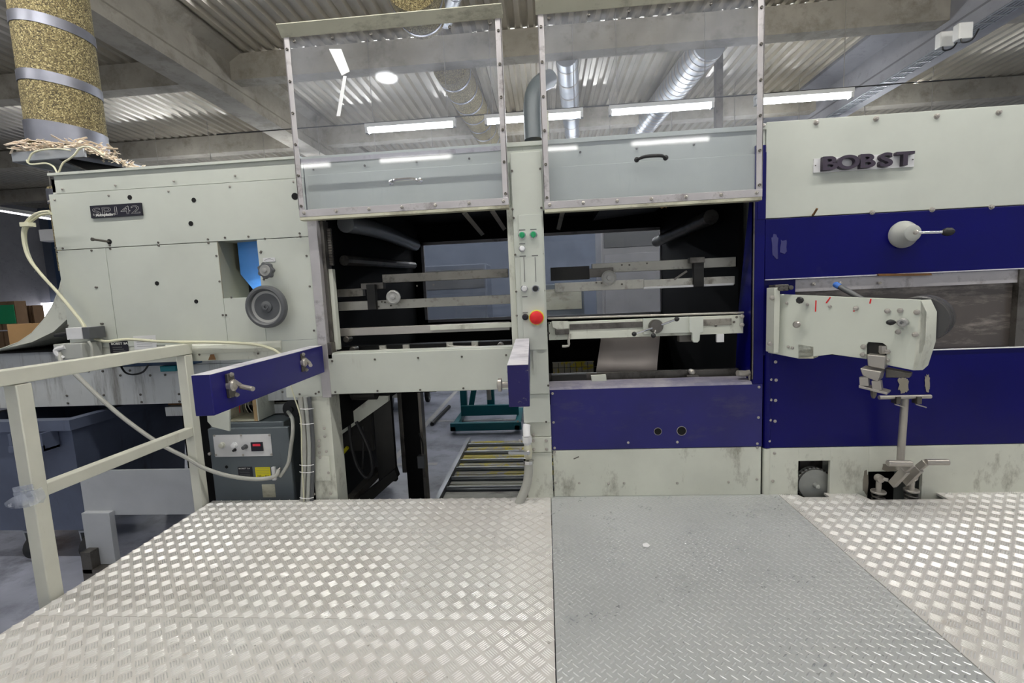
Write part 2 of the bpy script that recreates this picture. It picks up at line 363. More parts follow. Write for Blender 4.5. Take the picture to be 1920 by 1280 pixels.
# the left deck is laid from a front and a back sheet, butted
plate_thing('pale aluminium five-bar tread plate at the left, back sheet against the machine', -2.2,-.012,1.6295,2.69,'tread','treadbar',.066,'five',yt=1.6295)
plate_thing('pale aluminium five-bar tread plate at the left, front sheet nearest the camera', -2.2,-.012,-.8,1.628,'tread','treadbar',.066,'five')
plate_thing('grey steel tread plate with single lozenges in the middle of the deck', -.008,1.33,-.8,2.705,'treadg','treadgbar',.036,'one')
poly=[(1.334,-.8),(3.9,-.8),(3.9,2.715),(2.21,2.715),(2.21,2.62),(1.80,2.62),(1.775,2.715),(1.60,2.715),(1.60,2.66),(1.455,2.66),(1.44,2.69),(1.334,2.69)]
plate_thing('pale aluminium tread plate at the right with cut-outs for pedals', 1.334,3.9,-.8,2.715,'tread','treadbar',.066,'five',poly,((1.44,1.62,2.65,2.8),(1.78,2.22,2.6,2.8)))
t = thing('platform_frame','dark steel frame carrying the tread plate deck','frame',(0,1,0))
B(-2.2,-2.17,-.8,2.69,.40,.487).build('side_beam','steel_dark',t)
B(-2.17,3.88,2.5,2.55,.42,.487).build('back_beam','steel_dark',t)
for x in (-2.1,-.9,.4,3.8):
    for y in (-.5,1.0,2.5): B(x-.03,x+.03,y-.03,y+.03,0,.45).build('leg','steel_dark',t)
tag(MB().prism([on(1205,1020,.507),on(1213,1018,.507),on(1219,1023,.507),on(1215,1026,.507),on(1206,1025,.507)],(0,0,.003)).build('paper_scrap','paper'),'small torn white paper scrap lying on the grey tread plate','scrap')
# ================================================================== LEFT HOUSING
XL,XR = -3.05,-1.405
H = thing('machine_housing','white machine housing with handwheel and black SP 142 plate, left end','machine',(-2.2,2.8,1.5))
mb = MB().box(XL+.02,XR-.01,D+.30,4.85,1.545,2.58)
mb.box(XL+.02,XL+.05,D+.01,D+.32,1.55,2.58); mb.box(XL+.02,XR-.01,D+.01,D+.32,2.5,2.58); mb.box(XR-.04,XR-.01,D+.01,D+.32,1.55,2.58)
mb.build('body','white',H)
def pan(par, a, b, Y=D, mat='white', th=.006, bev=.0015, name='panel'):
    return B(a[0],b[0],Y,Y+th,b[1],a[1]).build(name,mat,par,bevel=bev)
ZS=2.145; hx0,hx1,hz0,hz1 = -1.985,-1.735,1.80,2.15
pan(H,(XL+.045,2.60),(XR,2.49),D+.005,name='top_panel')
pan(H,(XL,2.487),(XR,ZS+.002),D)
pan(H,(XL,ZS-.002),(-2.723,1.525),D)
pan(H,(-2.720,ZS-.002),(hx0-.002,1.525),D)
pan(H,(hx0,hz0),(hx1+.0,1.525),D)
mb = B(hx1+.002,XR,D,D+.006,1.525,ZS-.002); mb.build('panel','white',H,bevel=.0015)
pan(H,(-1.64,1.523),(XR,1.165),D,'white')
MB().prism([(XL+.02,D+.03,2.6),(XL+.02,D-.010,2.597),(XL+.02,D-.010,2.612),(XL+.02,D+.1,2.622)],(XR-XL-.03,0,0)).build('top_rail','white',H)
# folded lower flange with rust
MB().prism([(-2.4,D,1.525),(-2.4,D-.014,1.512),(-2.4,D-.018,1.485),(-2.4,D-.002,1.462),(-2.4,D+.01,1.525)],(.76,0,0)).build('bottom_flange','white_dirty',H)
B(-3.0,-1.64,D+.004,D+.012,1.415,1.525).build('bottom_strip','white_dirty',H)
# chute behind the hatch
B(hx0-.002,hx0+.004,D,D+.25,hz0,hz1).build('chute_cheek','olive',H)
B(hx0,hx1+.05,D+.02,D+.25,hz1,hz1+.006).build('chute_top','olive',H)
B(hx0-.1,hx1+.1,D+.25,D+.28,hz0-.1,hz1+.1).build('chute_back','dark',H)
MB().prism([(-1.94,D+.12,2.15),(-1.70,D+.10,2.15),(-1.70,D+.10,1.78),(-1.80,D+.10,1.78),(-1.94,D+.12,1.95)],(0,.006,0)).build('blue_shield','bluepane',H,label='blue translucent shield')
hl=bpy.data.lights.new('hatch_fill_light','POINT'); hl.energy=1.3; hl.color=(.75,.88,1); hl.shadow_soft_size=.01  # unseen light added in the chute to brighten the blue shield from below
ho=bpy.data.objects.new('hatch_fill_light',hl); COL.objects.link(ho); ho.location=(-1.76,D+.05,1.77)
# holes
def disc(par, px, py, rp, Y, mat='hole', name='hole'):
    p=at(px,py,Y); r=rp/F*Y
    return MB().cyl((p.x,Y-.002,p.z),(p.x,Y+.01,p.z),r,n=20).build(name,mat,par)
for px,py,r in ((243.5,370,4.5),(363.5,375,4.5),(358,419,4.7),(553,368,6.5),(294.5,531,4.2),(368,565,4),(398,654,5),(307,655,4)): disc(H,px,py,r,D)
screws(H,[(92,378),(103,375),(204,367),(316,359),(431,350),(550,341),(117,355),(216,348),(326,340),(441,330),(558,322)],D,sc=.8)
screws(H,[(105,465),(118,466),(107,473),(206,460),(207,467),(297,455),(298,461),(390,449),(391,456),(422,446),(466,444),(562,438),(563,444),(172,470),(180,539),(182,539),(406,480),(412,528),(489,474),(490,472),(575,480),(581,537),(589,620),(127,610),(190,607),(193,607),(418,591),(424,591),(434,558),(478,555),(497,448),(495,524),(530,735),(562,739),(592,738),(598,735),(596,700),(374,665),(426,655),(431,655),(484,663)],D,SCREWD,.8)
# handwheel and star knob
c=at(500,575,D); c.y=D
MB().lathe(c,(0,-1,0),[(.012,0),(.012,.05)],12).build('handwheel_shaft','steel',H)
rw=41.5/F*(D-.07)*1.0; c2=at(500,575,D-.07)
hw=MB().lathe(c2,(0,1,0),[(rw-.028,-.016),(rw-.02,-.024),(rw-.006,-.020),(rw,-.008),(rw,.008),(rw-.008,.018),(rw-.03,.018),(.03,.012),(.03,.002),(rw-.034,.004),(rw-.030,-.008),(rw-.028,-.016)],40,cap=False).build('handwheel','greyplastic',H,label='dark grey handwheel')
MB().lathe(c2,(0,-1,0),[(.040,-.03),(.034,.006),(.018,.012),(.018,.016),(.008,.016),(.008,.01)],20).build('hub','greyplastic',hw)
MB().lathe(c2+Vector((0,.002,0)),(0,-1,0),[(rw-.029,.003),(.07,-.004),(.036,-.001)],32,cap=False).build('dish','greyhub',hw)
c3=at(499,507,D-.05); pts=[]
for k in range(56):
    a=2*pi*k/56; r=.047*(1+.09*cos(7*a)); pts.append((c3.x+r*cos(a),c3.y-.012,c3.z+r*sin(a)))
sk=MB().prism(pts,(0,.026,0)).build('star_knob','greyplastic',H,bevel=.004,label='grey lobed knob')
MB().lathe(c3+Vector((0,-.012,0)),(0,-1,0),[(.034,0),(.032,.004),(.02,.002),(.014,.002),(.014,.012),(.006,.014)],20).build('hub','greyhub',sk)
MB().cyl((c3.x,D,c3.z),(c3.x,D-.04,c3.z),.01).build('knob_shaft','steel',H)
p=at(505,487,D); q=B(p.x-.038,p.x+.038,D-.003,D,p.z-.012,p.z+.012).build('scale_plate','plate_lt',H)
MB().tube([(p.x-.03,D-.0035,p.z-.004),(p.x-.012,D-.0035,p.z+.006),(p.x+.01,D-.0035,p.z+.006),(p.x+.028,D-.0035,p.z-.004)],.0008,4).build('arrow_mark','hole',q)
# protruding pin
p=at(205,453,D); MB().cyl((p.x,D,p.z),(p.x-.01,D-.09,p.z+.004),.007,n=10).cyl((p.x-.0101,D-.091,p.z+.004),(p.x-.012,D-.10,p.z+.0045),.011,n=10).build('pin','steel_dark',H)
disc(H,205,453,5,D-.001)
# name plate
a=at(169,386,D-.008); b_=at(269,405,D-.008); w=b_.x-a.x
np_=B(a.x,a.x+.335,D-.012,D,a.z-.075,a.z).build('name_plate','black_plate',H,bevel=.001,label='black plate reading SP 142 Autoplatine')
text('SP142',np_,'white_text',(a.x+.012,D-.0125,a.z-.061),.066,1.95,outline=.00045)
text('Autoplatine',np_,'white_text',(a.x+.035,D-.0135,a.z-.066),.023,1.15,ext=.0005,off=.0006)
# rating plates
p=at(205,640,D); rp=B(p.x,p.x+.125,D-.003,D,p.z-.075,p.z).build('rating_plate','black_plate',H)
text('BOBST SA',rp,'white_text',(p.x+.012,D-.0035,p.z-.022),.02,1.3,ext=.0002,off=.0005)
for i_ in range(3): B(p.x+.02,p.x+.085+.01*i_,D-.0036,D-.003,p.z-.040-.013*i_,p.z-.037-.013*i_).build('text_line','grey_text',rp)
p=at(250,630,D); rp=B(p.x,p.x+.15,D-.003,D,p.z-.085,p.z).build('rating_plate','plate_lt',H)
for i_ in range(4): B(p.x+.02,p.x+.125,D-.0036,D-.003,p.z-.025-.014*i_,p.z-.023-.014*i_).build('text_line','grey_text',rp)
# rust weeping from the flange hole
p=at(398,664,D-.018); MB().prism([(p.x-.012,D-.0195,p.z+.0),(p.x+.012,D-.0195,p.z),(p.x+.02,D-.0195,p.z-.035),(p.x-.03,D-.0195,p.z-.035)],(0,.001,0)).build('rust_stain','rust',H)
# conveyor body below, further back
Cv = thing('conveyor_body','long white splattered conveyor side with dark streaks under the left housing','conveyor',(-3.2,3.0,1.1))
YB=2.96
B(-4.6,-1.45,YB,YB+.006,1.09,1.36).build('side_panel','white_grimy',Cv,bevel=.001)
B(-4.6,-3.05,YB-.006,YB+.012,1.363,1.485).build('upper_rail','white_grimy',Cv)
B(-3.05,-1.45,YB,YB+.02,1.363,1.53).build('upper_rail','white_grimy',Cv)
B(-4.6,-1.42,YB+.02,3.4,1.12,1.44).build('core','dark2',Cv)
B(-4.6,-1.42,3.7,4.6,1.12,1.44).build('core','dark2',Cv)
screws(Cv,[(88,698),(115,697),(167,696),(193,696),(282,704),(310,703),(53,743),(59,743),(55,757),(60,757),(126,742),(128,756),(195,741),(264,740),(336,739),(266,754),(337,753),(226,704),(244,695)],YB,SCREWD,1.0)
p=at(211,681,2.9); B(p.x,p.x+.62,2.86,2.94,1.375,1.43).build('cable_tray','doorframe',Cv)
p=at(320,690,2.84); B(p.x-.06,p.x+.05,2.82,2.86,p.z-.02,p.z+.018).build('sensor','teal',Cv,bevel=.004)
MB().tube([at(226,685,2.85),at(235,698,2.84),at(250,702,2.84),at(268,697,2.84),at(278,684,2.85)],.006,6).build('cable','cable_b',Cv)
B(-2.75,-1.6,3.02,3.08,.985,1.05).build('roller_rail','white_grimy',Cv)
B(-2.75,-1.6,3.05,3.1,1.058,1.075).build('belt_edge','rust',Cv)
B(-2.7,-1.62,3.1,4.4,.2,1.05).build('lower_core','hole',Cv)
# white foot plate standing at the platform's edge
Fp = thing('base_plate_cover','grey white sheet steel cover with a foot, behind the railing','cover',(-2.8,2.66,0))
a=at(147,882,2.70); b_=at(372,990,2.70)
B(a.x,b_.x,2.70,2.712,a.z-.31,a.z).build('sheet','grey_white',Fp,bevel=.002)
a=at(152,962,2.66); b_=at(218,1062,2.66); B(a.x,b_.x,2.66,2.698,.08,a.z).build('foot','grey_white',Fp,bevel=.002)
B(a.x+.02,a.x+.09,2.6,2.66,.05,.2).build('hinge_block','steel_dark',Fp,bevel=.003)
B(a.x+.02,a.x+.22,2.60,2.72,0,.08).build('base','steel_dark',Fp)
# curved sheet chute at the left end
Ch = thing('curved_chute','pale curved sheet metal chute sweeping down beside the left housing','chute',(-3.3,3.0,1.6))
prof=[]; up=[(118,516),(112,540),(98,575),(82,600),(60,625),(35,642),(0,655),(-60,668)]
P1=[at(x,y,2.85) for x,y in up]; P2=[p+Vector((0,1.1,0)) for p in P1]; mb=MB(); n=len(P1)
mb.add(P1+P2,[(k,k+1,n+k+1,n+k) for k in range(n-1)]); o=mb.build('sheet','white_dirty',Ch); s_=o.modifiers.new('s','SOLIDIFY'); s_.thickness=.006
lo=[(126,600),(100,617),(60,638),(20,650)]
MB().prism([at(x,y,2.84) for x,y in [(118,516),(112,540),(98,575),(82,600),(60,625),(35,642),(10,653),(60,641),(100,622),(126,598)]],(0,.006,0)).build('side_lip','white_dirty',Ch)
B(-3.9,-3.06,2.9,4.0,1.49,1.50).build('chute_bed','dark',Ch)
# cardboard standing behind the chute
for (x0,y0,x1,y1,Y,lab) in ((12,608,80,668,3.9,'large brown cardboard sheet leaning behind the curved chute'),):
    a=at(x0,y0,Y); b_=at(x1,y1,Y); tag(B(a.x,b_.x,Y,Y+.05,.0,a.z).build('cardboard_sheet','cardboard',bevel=.004),lab,'cardboard')
# pallets of flat blanks far away: several stacks
i_=0
for (x0,x1,y0,Y,lab) in ((-50,28,566,9.0,'tall brown blank stack with a green tag at far left'),(32,62,572,9.6,'brown blank stack wrapped with pale strips, far left'),(64,96,604,9.3,'lower brown blank stack under the bright window'),(100,150,596,10.2,'brown blank stack beside the housing edge, far left')):
    a=at(x0,y0,Y); b_=at(x1,y0,Y); st=thing('carton_stack',lab,'stack',((a.x+b_.x)/2,Y,0),'stacks of carton blanks at the far left')
    w=(b_.x-a.x); cols=5; zt=a.z; 
    for r_ in range(3):
        for c_ in range(cols):
            xx=a.x+w*c_/cols; B(xx+.02,xx+w/cols-.02,Y,Y+.22,.16+(zt-.16)*r_/3+.01,.16+(zt-.16)*(r_+1)/3-.02).build('bundle','carton_far',st)
    B(a.x,b_.x,Y,Y+.22,.0,.15).build('pallet','plywood',st)
    if i_==0: p=at(2,572,Y-.02); B(p.x-.2,p.x+.28,Y-.02,Y-.01,p.z-.4,p.z).build('tag','green',st,label='green paper tag')
    i_+=1
# hanging ceiling-sensor box at left
# junction box with lever and grey box on the left housing
J = thing('limit_switch','grey and white switch box with black lever handle, left of housing','switch',(-2.9,2.6,1.6))
a=at(135,614,2.62); b_=at(180,634,2.62); B(a.x,b_.x-.045,2.58,2.69,b_.z,a.z).build('body','plate_lt',J,bevel=.003)
B(b_.x-.045,b_.x,2.582,2.688,b_.z,a.z).build('end_cap','greyplastic',J,bevel=.003)
MB().lathe(at(138,624,2.62),(-1,0,-.08),[(.018,0),(.018,.03),(.014,.035),(.015,.06),(.012,.125),(.006,.13)],14).build('lever_handle','rubber',J)
a=at(112,644,2.60); b_=at(168,670,2.60); B(a.x,b_.x,2.56,2.69,b_.z,a.z).build('terminal_box','cabinet_lt',J,bevel=.004)
MB().tube([at(122,650,2.56),at(106,655,2.55),at(108,664,2.55),at(120,672,2.56)],.014,8).build('elbow','plate_lt',J)
MB().tube([at(166,640,2.58),at(172,650,2.58),at(174,668,2.58)],.008,6).build('bracket_cable','cable',J)
# cream cables
cb=[(92,396),(70,400),(50,416),(43,440),(52,480),(75,512),(105,545),(130,575),(150,600),(158,614)]
tag(MB().tube([at(x,y,2.6) for x,y in cb],.0085,8,6).tube([at(x+4,y+4,2.63) for x,y in cb],.0085,8,6).box(*sum([[c-d_,c+d_] for c,d_ in zip(at(52,421,2.6),(.03,.02,.012))],[])).build('twin_cable','cable_w'),'pair of cream cables looping from housing edge down to switch box','cable')
cb=[(112,660),(116,680),(140,700),(190,748),(240,790),(300,832),(350,858),(385,878),(430,892),(480,898),(515,893),(522,880)]
Yc=[2.56,2.54,2.54,2.56,2.58,2.6,2.6,2.6,2.62,2.64,2.66,2.68]
tag(MB().tube([at(x,y,yy) for (x,y),yy in zip(cb,Yc)],.0125,10,6).build('grey_cable','cable'),'thick grey cable sagging diagonally behind the railing to the cabinet','cable')
cb=[(178,635),(200,640),(240,636),(300,640),(352,641),(420,642),(480,646),(512,655),(525,664)]
tag(MB().tube([at(x,y,2.66) for x,y in cb],.009,8,5).build('white_cable','cable_w'),'white cable running along the lower edge of the left housing','cable')
# ================================================================== RAILING
Rl = thing('railing','cream square-tube railing standing on the left edge of the deck','railing',(-2.24,2.2,.5))
B(-2.275,-2.215,1.72,1.78,.30,1.462).build('post','cream',Rl,bevel=.004)
B(-2.275,-2.215,2.62,2.68,.40,1.462).build('post','cream',Rl,bevel=.004)
B(-2.28,-2.215,1.55,2.69,1.465,1.53).build('top_rail','cream',Rl,bevel=.004)
B(-2.27,-2.222,1.549,1.552,1.475,1.52).build('open_end','hole',Rl)
B(-2.27,-2.22,1.78,2.62,.955,1.01).build('mid_rail','cream',Rl,bevel=.004)
random.seed(3); W_=MB(); n_=9
rows=[[(78,912),(70,916),(58,920),(46,924),(34,928),(24,932),(16,936),(10,941),(8,946)],[(84,922),(74,926),(62,930),(50,934),(40,937),(30,940),(22,943),(14,946),(9,948)],[(86,932),(76,936),(66,941),(54,944),(44,946),(34,948),(26,950),(18,950),(12,951)],[(80,942),(72,945),(64,948),(56,951),(46,952),(38,953),(30,953),(22,953),(16,952)]]
g=[[at(x+random.uniform(-1.5,1.5),y+random.uniform(-1.5,1.5),1.705+random.uniform(-.022,.008)) for x,y in r_] for r_ in rows]
W_.add([p for r_ in g for p in r_],[(a*n_+b,a*n_+b+1,(a+1)*n_+b+1,(a+1)*n_+b) for a in range(3) for b in range(n_-1)])
for z0_ in (-.012,.012,.036): W_.bar((-2.29,1.709,0.975+z0_),(-2.2,1.712,0.99+z0_),.004,.022)
tag(W_.build('film_scrap','wrap'),'crumpled clear plastic film wrapped around the near railing post','film')
# ================================================================== BIN
def castor(parent, x, y, r, mat='rubber'):
    w=MB().cyl((x-.03,y,r),(x+.03,y,r),r,n=20).build('wheel',mat,parent,bevel=.006)
    MB().cyl((x-.034,y,r),(x+.034,y,r),r*.6,n=16).build('rim','greyhub',w)
    MB().prism([(x-.05,y-.04,r-.01),(x-.05,y+.03,r-.01),(x-.05,y+.06,r*2+.04),(x-.05,y-.05,r*2+.04)],(.01,0,0)).prism([(x+.04,y-.04,r-.01),(x+.04,y+.03,r-.01),(x+.04,y+.06,r*2+.04),(x+.04,y-.05,r*2+.04)],(.01,0,0)).box(x-.05,x+.05,y-.05,y+.06,r*2+.03,r*2+.045).build('fork','gal',parent)
def bin_(label, x0,x1,y0,y1,z0,z1,mat, rot=0):
    t=thing('waste_bin',label,'bin',((x0+x1)/2,(y0+y1)/2,0))
    tp=.06; mb=MB()
    o=[(x0+tp,y0+tp,z0),(x1-tp,y0+tp,z0),(x1-tp,y1-tp,z0),(x0+tp,y1-tp,z0),(x0,y0,z1),(x1,y0,z1),(x1,y1,z1),(x0,y1,z1)]
    e=.03; i=[(x0+tp+e,y0+tp+e,z0+e),(x1-tp-e,y0+tp+e,z0+e),(x1-tp-e,y1-tp-e,z0+e),(x0+tp+e,y1-tp-e,z0+e),(x0+e,y0+e,z1),(x1-e,y0+e,z1),(x1-e,y1-e,z1),(x0+e,y1-e,z1)]
    mb.add(o+i,[(0,3,2,1),(0,1,5,4),(1,2,6,5),(2,3,7,6),(3,0,4,7),(8,9,10,11),(8,12,13,9),(9,13,14,10),(10,14,15,11),(11,15,12,8),(4,5,13,12),(5,6,14,13),(6,7,15,14),(7,4,12,15)])
    mb.build('body',mat,t)
    r=MB(); w=.045
    r.box(x0-w,x1+w,y0-w,y0,z1-.07,z1).box(x0-w,x1+w,y1,y1+w,z1-.07,z1).box(x0-w,x0,y0,y1,z1-.07,z1).box(x1,x1+w,y0,y1,z1-.07,z1)
    r.build('rim',mat,t)
    g=MB(); gx=x1-.34; g.box(gx,gx+.02,y0-.10,y0+.0,z1-.19,z1-.07).box(gx+.22,gx+.24,y0-.10,y0,z1-.19,z1-.07).box(gx,gx+.24,y0-.11,y0-.09,z1-.19,z1-.15).box(gx,gx+.24,y0-.1,y0,z1-.195,z1-.175)
    g.build('grip',mat,t)
    for cx_ in (x1-.52,x1-.09):
        for cy_ in (y0+.12,y1-.15): castor(t,cx_,cy_,.09)
    return t
bin_('large blue grey wheeled bin behind the railing, left of the deck',-4.05,-3.2,2.76,3.75,.235,1.05,'binblue')
b2=bin_('pale grey wheeled bin far behind, seen under the machine',-2.9,-1.95,6.7,7.6,.235,1.15,'cabinet_lt')
# ================================================================== PRESS FRAME (centre)
P = thing('press_frame','open centre section of the machine with control column and blue front','machine',(-.1,2.75,.5))
def pz(name,mat,x0,x1,z0,z1,y0=D,y1=D+.02,bev=.002,par=None,**k): return B(x0,x1,y0,y1,z0,z1).build(name,mat,par or P,bevel=bev,**k)
pz('left_post','alu_frame',-1.402,-1.345,1.16,2.26,D-.01,D+.12)
pz('post_channel','steel_dark',-1.345,-1.325,1.45,2.24,D+.03,D+.1)
pz('guide_strip','white_dirty',-1.325,-1.30,1.45,1.95,D+.05,D+.09)
for k in range(14): MB().cyl((-1.318,D+.07,1.98+k*.016),(-1.296,D+.07,1.98+k*.016),.010,n=8).build('spring_coil','steel_dark',P)
pz('foot_bracket','steel_dark',-1.36,-1.32,1.40,1.50,D-.004,D+.06)
pz('leg','white_dirty',-1.515,-1.37,0,1.20,D+.01,D+.15)
pz('leg_plate','white_dirty',-1.50,-1.40,.62,.78,D,D+.012)
screws(P,[(586,828),(598,826),(586,838),(598,836),(587,849),(599,848),(588,858),(600,857),(608,803),(609,818),(612,846),(616,886),(589,926),(620,925)],D,NUT,.55,name='bolt')
pz('cross_panel','white',-1.385,-.10,1.178,1.43,D-.004,D+.02,bev=.004)
pz('cross_panel_top','white',-1.36,-.10,1.43,1.436,D,D+.10)
screws(P,[(623,677),(703,674),(784,671),(866,669),(949,666),(629,735),(708,733),(788,731),(869,728)],D-.006,SCREWD,.8)
# upper fascia
pz('fascia','white',-1.40,-.10,2.24,2.60,D+.006,D+.03); pz('fascia','white',-.10,1.235,2.22,2.60,D+.006,D+.03)
pz('fascia_rail','white',-1.40,1.235,2.58,2.605,D-.006,D+.006)
pz('fascia_lower','white',-1.38,-.18,2.26,2.50,D-.0,D+.006); pz('fascia_lower','white',.02,1.2,2.23,2.455,D,D+.006)
screws(P,[(588,318),(684,311),(781,304),(880,298),(1088,286),(1194,279),(1301,272)],D,SCREWD,.8)
# control column
C_ = pz('control_column','white',-.168,.004,1.155,2.535,D-.05,D+.03,.003)
pz('column_lower','white',-.155,.004,.98,1.152,D-.04,D+.03)
pz('column_plate','white_dirty',-.150,.004,.885,.975,D-.01,D+.03)
pz('column_plate','white_dirty',-.150,.004,.79,.882,D-.02,D+.03)
pz('column_base','white_dirty',-.150,.004,.30,.785,D-.012,D+.03)
pz('column_edge','white_dirty',-.205,-.170,1.43,2.24,D-.02,D+.06)
pz('column_cover','white',-.135,-.004,1.42,2.19,D-.058,D-.05,.001)
def scol(px,py,sc=.8,me=SCREWD): share('screw',me,None,P,at(px,py,D-.052),scale=sc)
for q in [(960,321),(1013,317),(961,393),(1015,390),(963,409),(1014,407),(966,478),(1017,476),(968,547),(1020,545),(1028,723),(969,592),(971,790),(1024,791)]: scol(*q)
screws(P,[(975,826),(1000,826),(1024,826),(976,842),(1001,842),(1025,842),(1000,815)],D-.02,NUT,.6,name='bolt')
Yk=D-.058
def button(px,py,rp,mat,ring,h=.022,name='push_button',**kw):
    c=at(px,py,Yk); r=rp/F*Yk
    o=MB().lathe((c.x,Yk,c.z),(0,-1,0),[(r*1.0,0),(r,.006),(r*.88,.009),(r*.7,.009)],24).build('bezel',ring,P)
    return MB().lathe((c.x,Yk-.006,c.z),(0,-1,0),[(r*.8,0),(r*.78,h*.6),(r*.6,h),(r*.2,h*1.03)],24).build(name,mat,o,**kw)
for px,py in ((979,441),(1000,440)):
    o=button(px,py,7,'green','chrome',label='green rotary switch')
    c=at(px,py,Yk-.03); B(c.x-.004,c.x+.004,Yk-.036,Yk-.028,c.z-.014,c.z+.014).build('grip','green',P)
button(979,466,6,'paper','chrome',label='white lamp button'); button(983,541,6.5,'plate_lt','chrome'); button(1004,541,7,'rubber','chrome'); button(985,594,6,'black_plate','rubber',.01,label='black key switch')
c=at(1006,595,Yk); MB().lathe((c.x,Yk,c.z),(0,-1,0),[(.043,0),(.043,.01),(.038,.012)],28).build('emergency_collar','yellow',P)
MB().lathe((c.x,Yk-.010,c.z),(0,-1,0),[(.022,0),(.022,.012),(.036,.014),(.039,.022),(.036,.032),(.024,.039),(.008,.041)],28).build('emergency_button','red',P,label='red mushroom emergency button')
for px,py,w_ in ((979,431,.036),(1000,430,.036),(979,457,.034),(980,480,.036),(1003,479,.036),(984,556,.03),(985,586,.03)): 
    p=at(px,py,Yk); B(p.x-w_/2,p.x+w_/2,Yk-.001,Yk,p.z-.003,p.z+.003).build('marking','grey_text',P)
for px in (983,1004):
    p=at(px,505,Yk); B(p.x-.002,p.x+.002,Yk-.001,Yk,p.z-.07,p.z+.07).build('marking','grey_text',P)
B(*(lambda a:(a.x-.012,a.x+.012,D-.056,D-.05,a.z-.1,a.z+.12))(at(1003,665,D-.05))).build('slot_cover','white',P)
# valve and hose on the column foot
V = thing('ball_valve','ball valve with lever and grey hose on the column foot','valve',(-.11,2.6,.8))
MB().tube([at(988,795,D-.05),at(987,805,D-.06),at(988,818,D-.07)],.022,12,3).build('elbow','paper',V)
MB().lathe(at(988,818,D-.07),(0,0,-1),[(.03,0),(.03,.035),(.022,.037),(.022,.05)],6).build('union_nut','plate_lt',V)
MB().lathe(at(989,832,D-.07),(0,0,-1),[(.018,0),(.024,.02),(.026,.05),(.024,.075),(.02,.09)],14).build('valve_body','lip',V)
p=at(990,849,D-.10); MB().lathe(p,(0,-1,0),[(.014,-.03),(.014,0),(.008,.006)],12).build('stem','chrome',V); MB().bar(p+Vector((.01,-.004,0)),p+Vector((-.115,-.004,.005)),.018,.006,(0,1,0)).build('lever','gal',V)
MB().tube([at(991,862,D-.07),at(991,885,D-.07),at(987,910,D-.07),at(978,932,D-.07),at(970,950,D-.07)],.027,12,4).build('hose','cable',V)
MB().cyl(at(991,862,D-.07),at(991,868,D-.07),.031).build('hose_clamp','chrome',V)
# blue front below right opening
pz('front_panel','blue_lo',.006,1.235,.795,1.17,D-.004,D+.02,.004,label='blue front panel')
MB().prism([(.0,D-.004,1.168),(.0,D+.004,1.182),(.0,D+.10,1.20),(.0,D+.10,1.14),(.0,D+.01,1.14)],(1.175,0,0)).build('sill','sill',P)
pz('kick_panel','white_dirty',.012,1.232,.50,.793,D-.002,D+.02,.003)
for px,py,r in ((1233.5,808.5,6.5),(1278,807.5,8)): 
    disc(P,px,py,r*1.12,D-.005,'steel','hole_rim'); disc(P,px,py,r,D-.006)
screws(P,[(1036,738),(1038,792),(1040,840),(1178,830),(1270,829),(1422,783),(1420,832),(1420,839),(1423,726),(1040,847),(1042,905),(1086,906),(1141,907),(1170,906),(1270,906),(1366,904),(1419,899)],D-.004,SCREW,.85)
MB().bar(at(1076,860,D-.012),at(1085,856,D-.03),.006,.006).build('stud','steel_dark',P)
pz('right_post','blue',1.178,1.235,1.17,2.5,D-.006,D+.03,.003)
MB().prism([(1.178,D+.0,2.24),(1.178,D+.06,2.24),(1.178,D+.2,1.60),(1.178,D+.24,1.19),(1.178,D,1.19)],(.006,0,0)).build('right_cheek','blue',P)
B(1.17,1.176,D-.012,D-.006,1.2,2.24).build('post_seal','steel_dark',P)
# side and back walls, deck
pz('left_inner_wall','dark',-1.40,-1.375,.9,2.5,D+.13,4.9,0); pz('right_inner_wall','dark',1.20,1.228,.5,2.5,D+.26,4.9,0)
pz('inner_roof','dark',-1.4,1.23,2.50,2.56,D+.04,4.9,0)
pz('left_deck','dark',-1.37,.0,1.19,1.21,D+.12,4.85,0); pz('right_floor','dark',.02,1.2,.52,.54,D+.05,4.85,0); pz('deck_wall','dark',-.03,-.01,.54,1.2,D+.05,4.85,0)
BW=4.86
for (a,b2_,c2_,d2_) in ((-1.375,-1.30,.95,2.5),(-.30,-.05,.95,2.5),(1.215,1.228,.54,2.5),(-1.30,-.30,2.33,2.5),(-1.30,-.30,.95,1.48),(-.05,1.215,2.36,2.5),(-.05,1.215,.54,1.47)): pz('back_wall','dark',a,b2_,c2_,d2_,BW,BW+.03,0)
for (a,b2_,c2_,d2_) in ((-1.30,-.30,1.48,2.33),(-.05,1.215,1.47,2.36)):
    f=MB().box(a,b2_,BW-.02,BW,c2_,c2_+.03).box(a,b2_,BW-.02,BW,d2_-.03,d2_).box(a,a+.03,BW-.02,BW,c2_,d2_).box(b2_-.03,b2_,BW-.02,BW,c2_,d2_).build('back_window_frame','alu_frame',P)
    B(a+.03,b2_-.03,BW-.012,BW-.006,c2_+.03,d2_-.03).build('pane','pane_back',f)
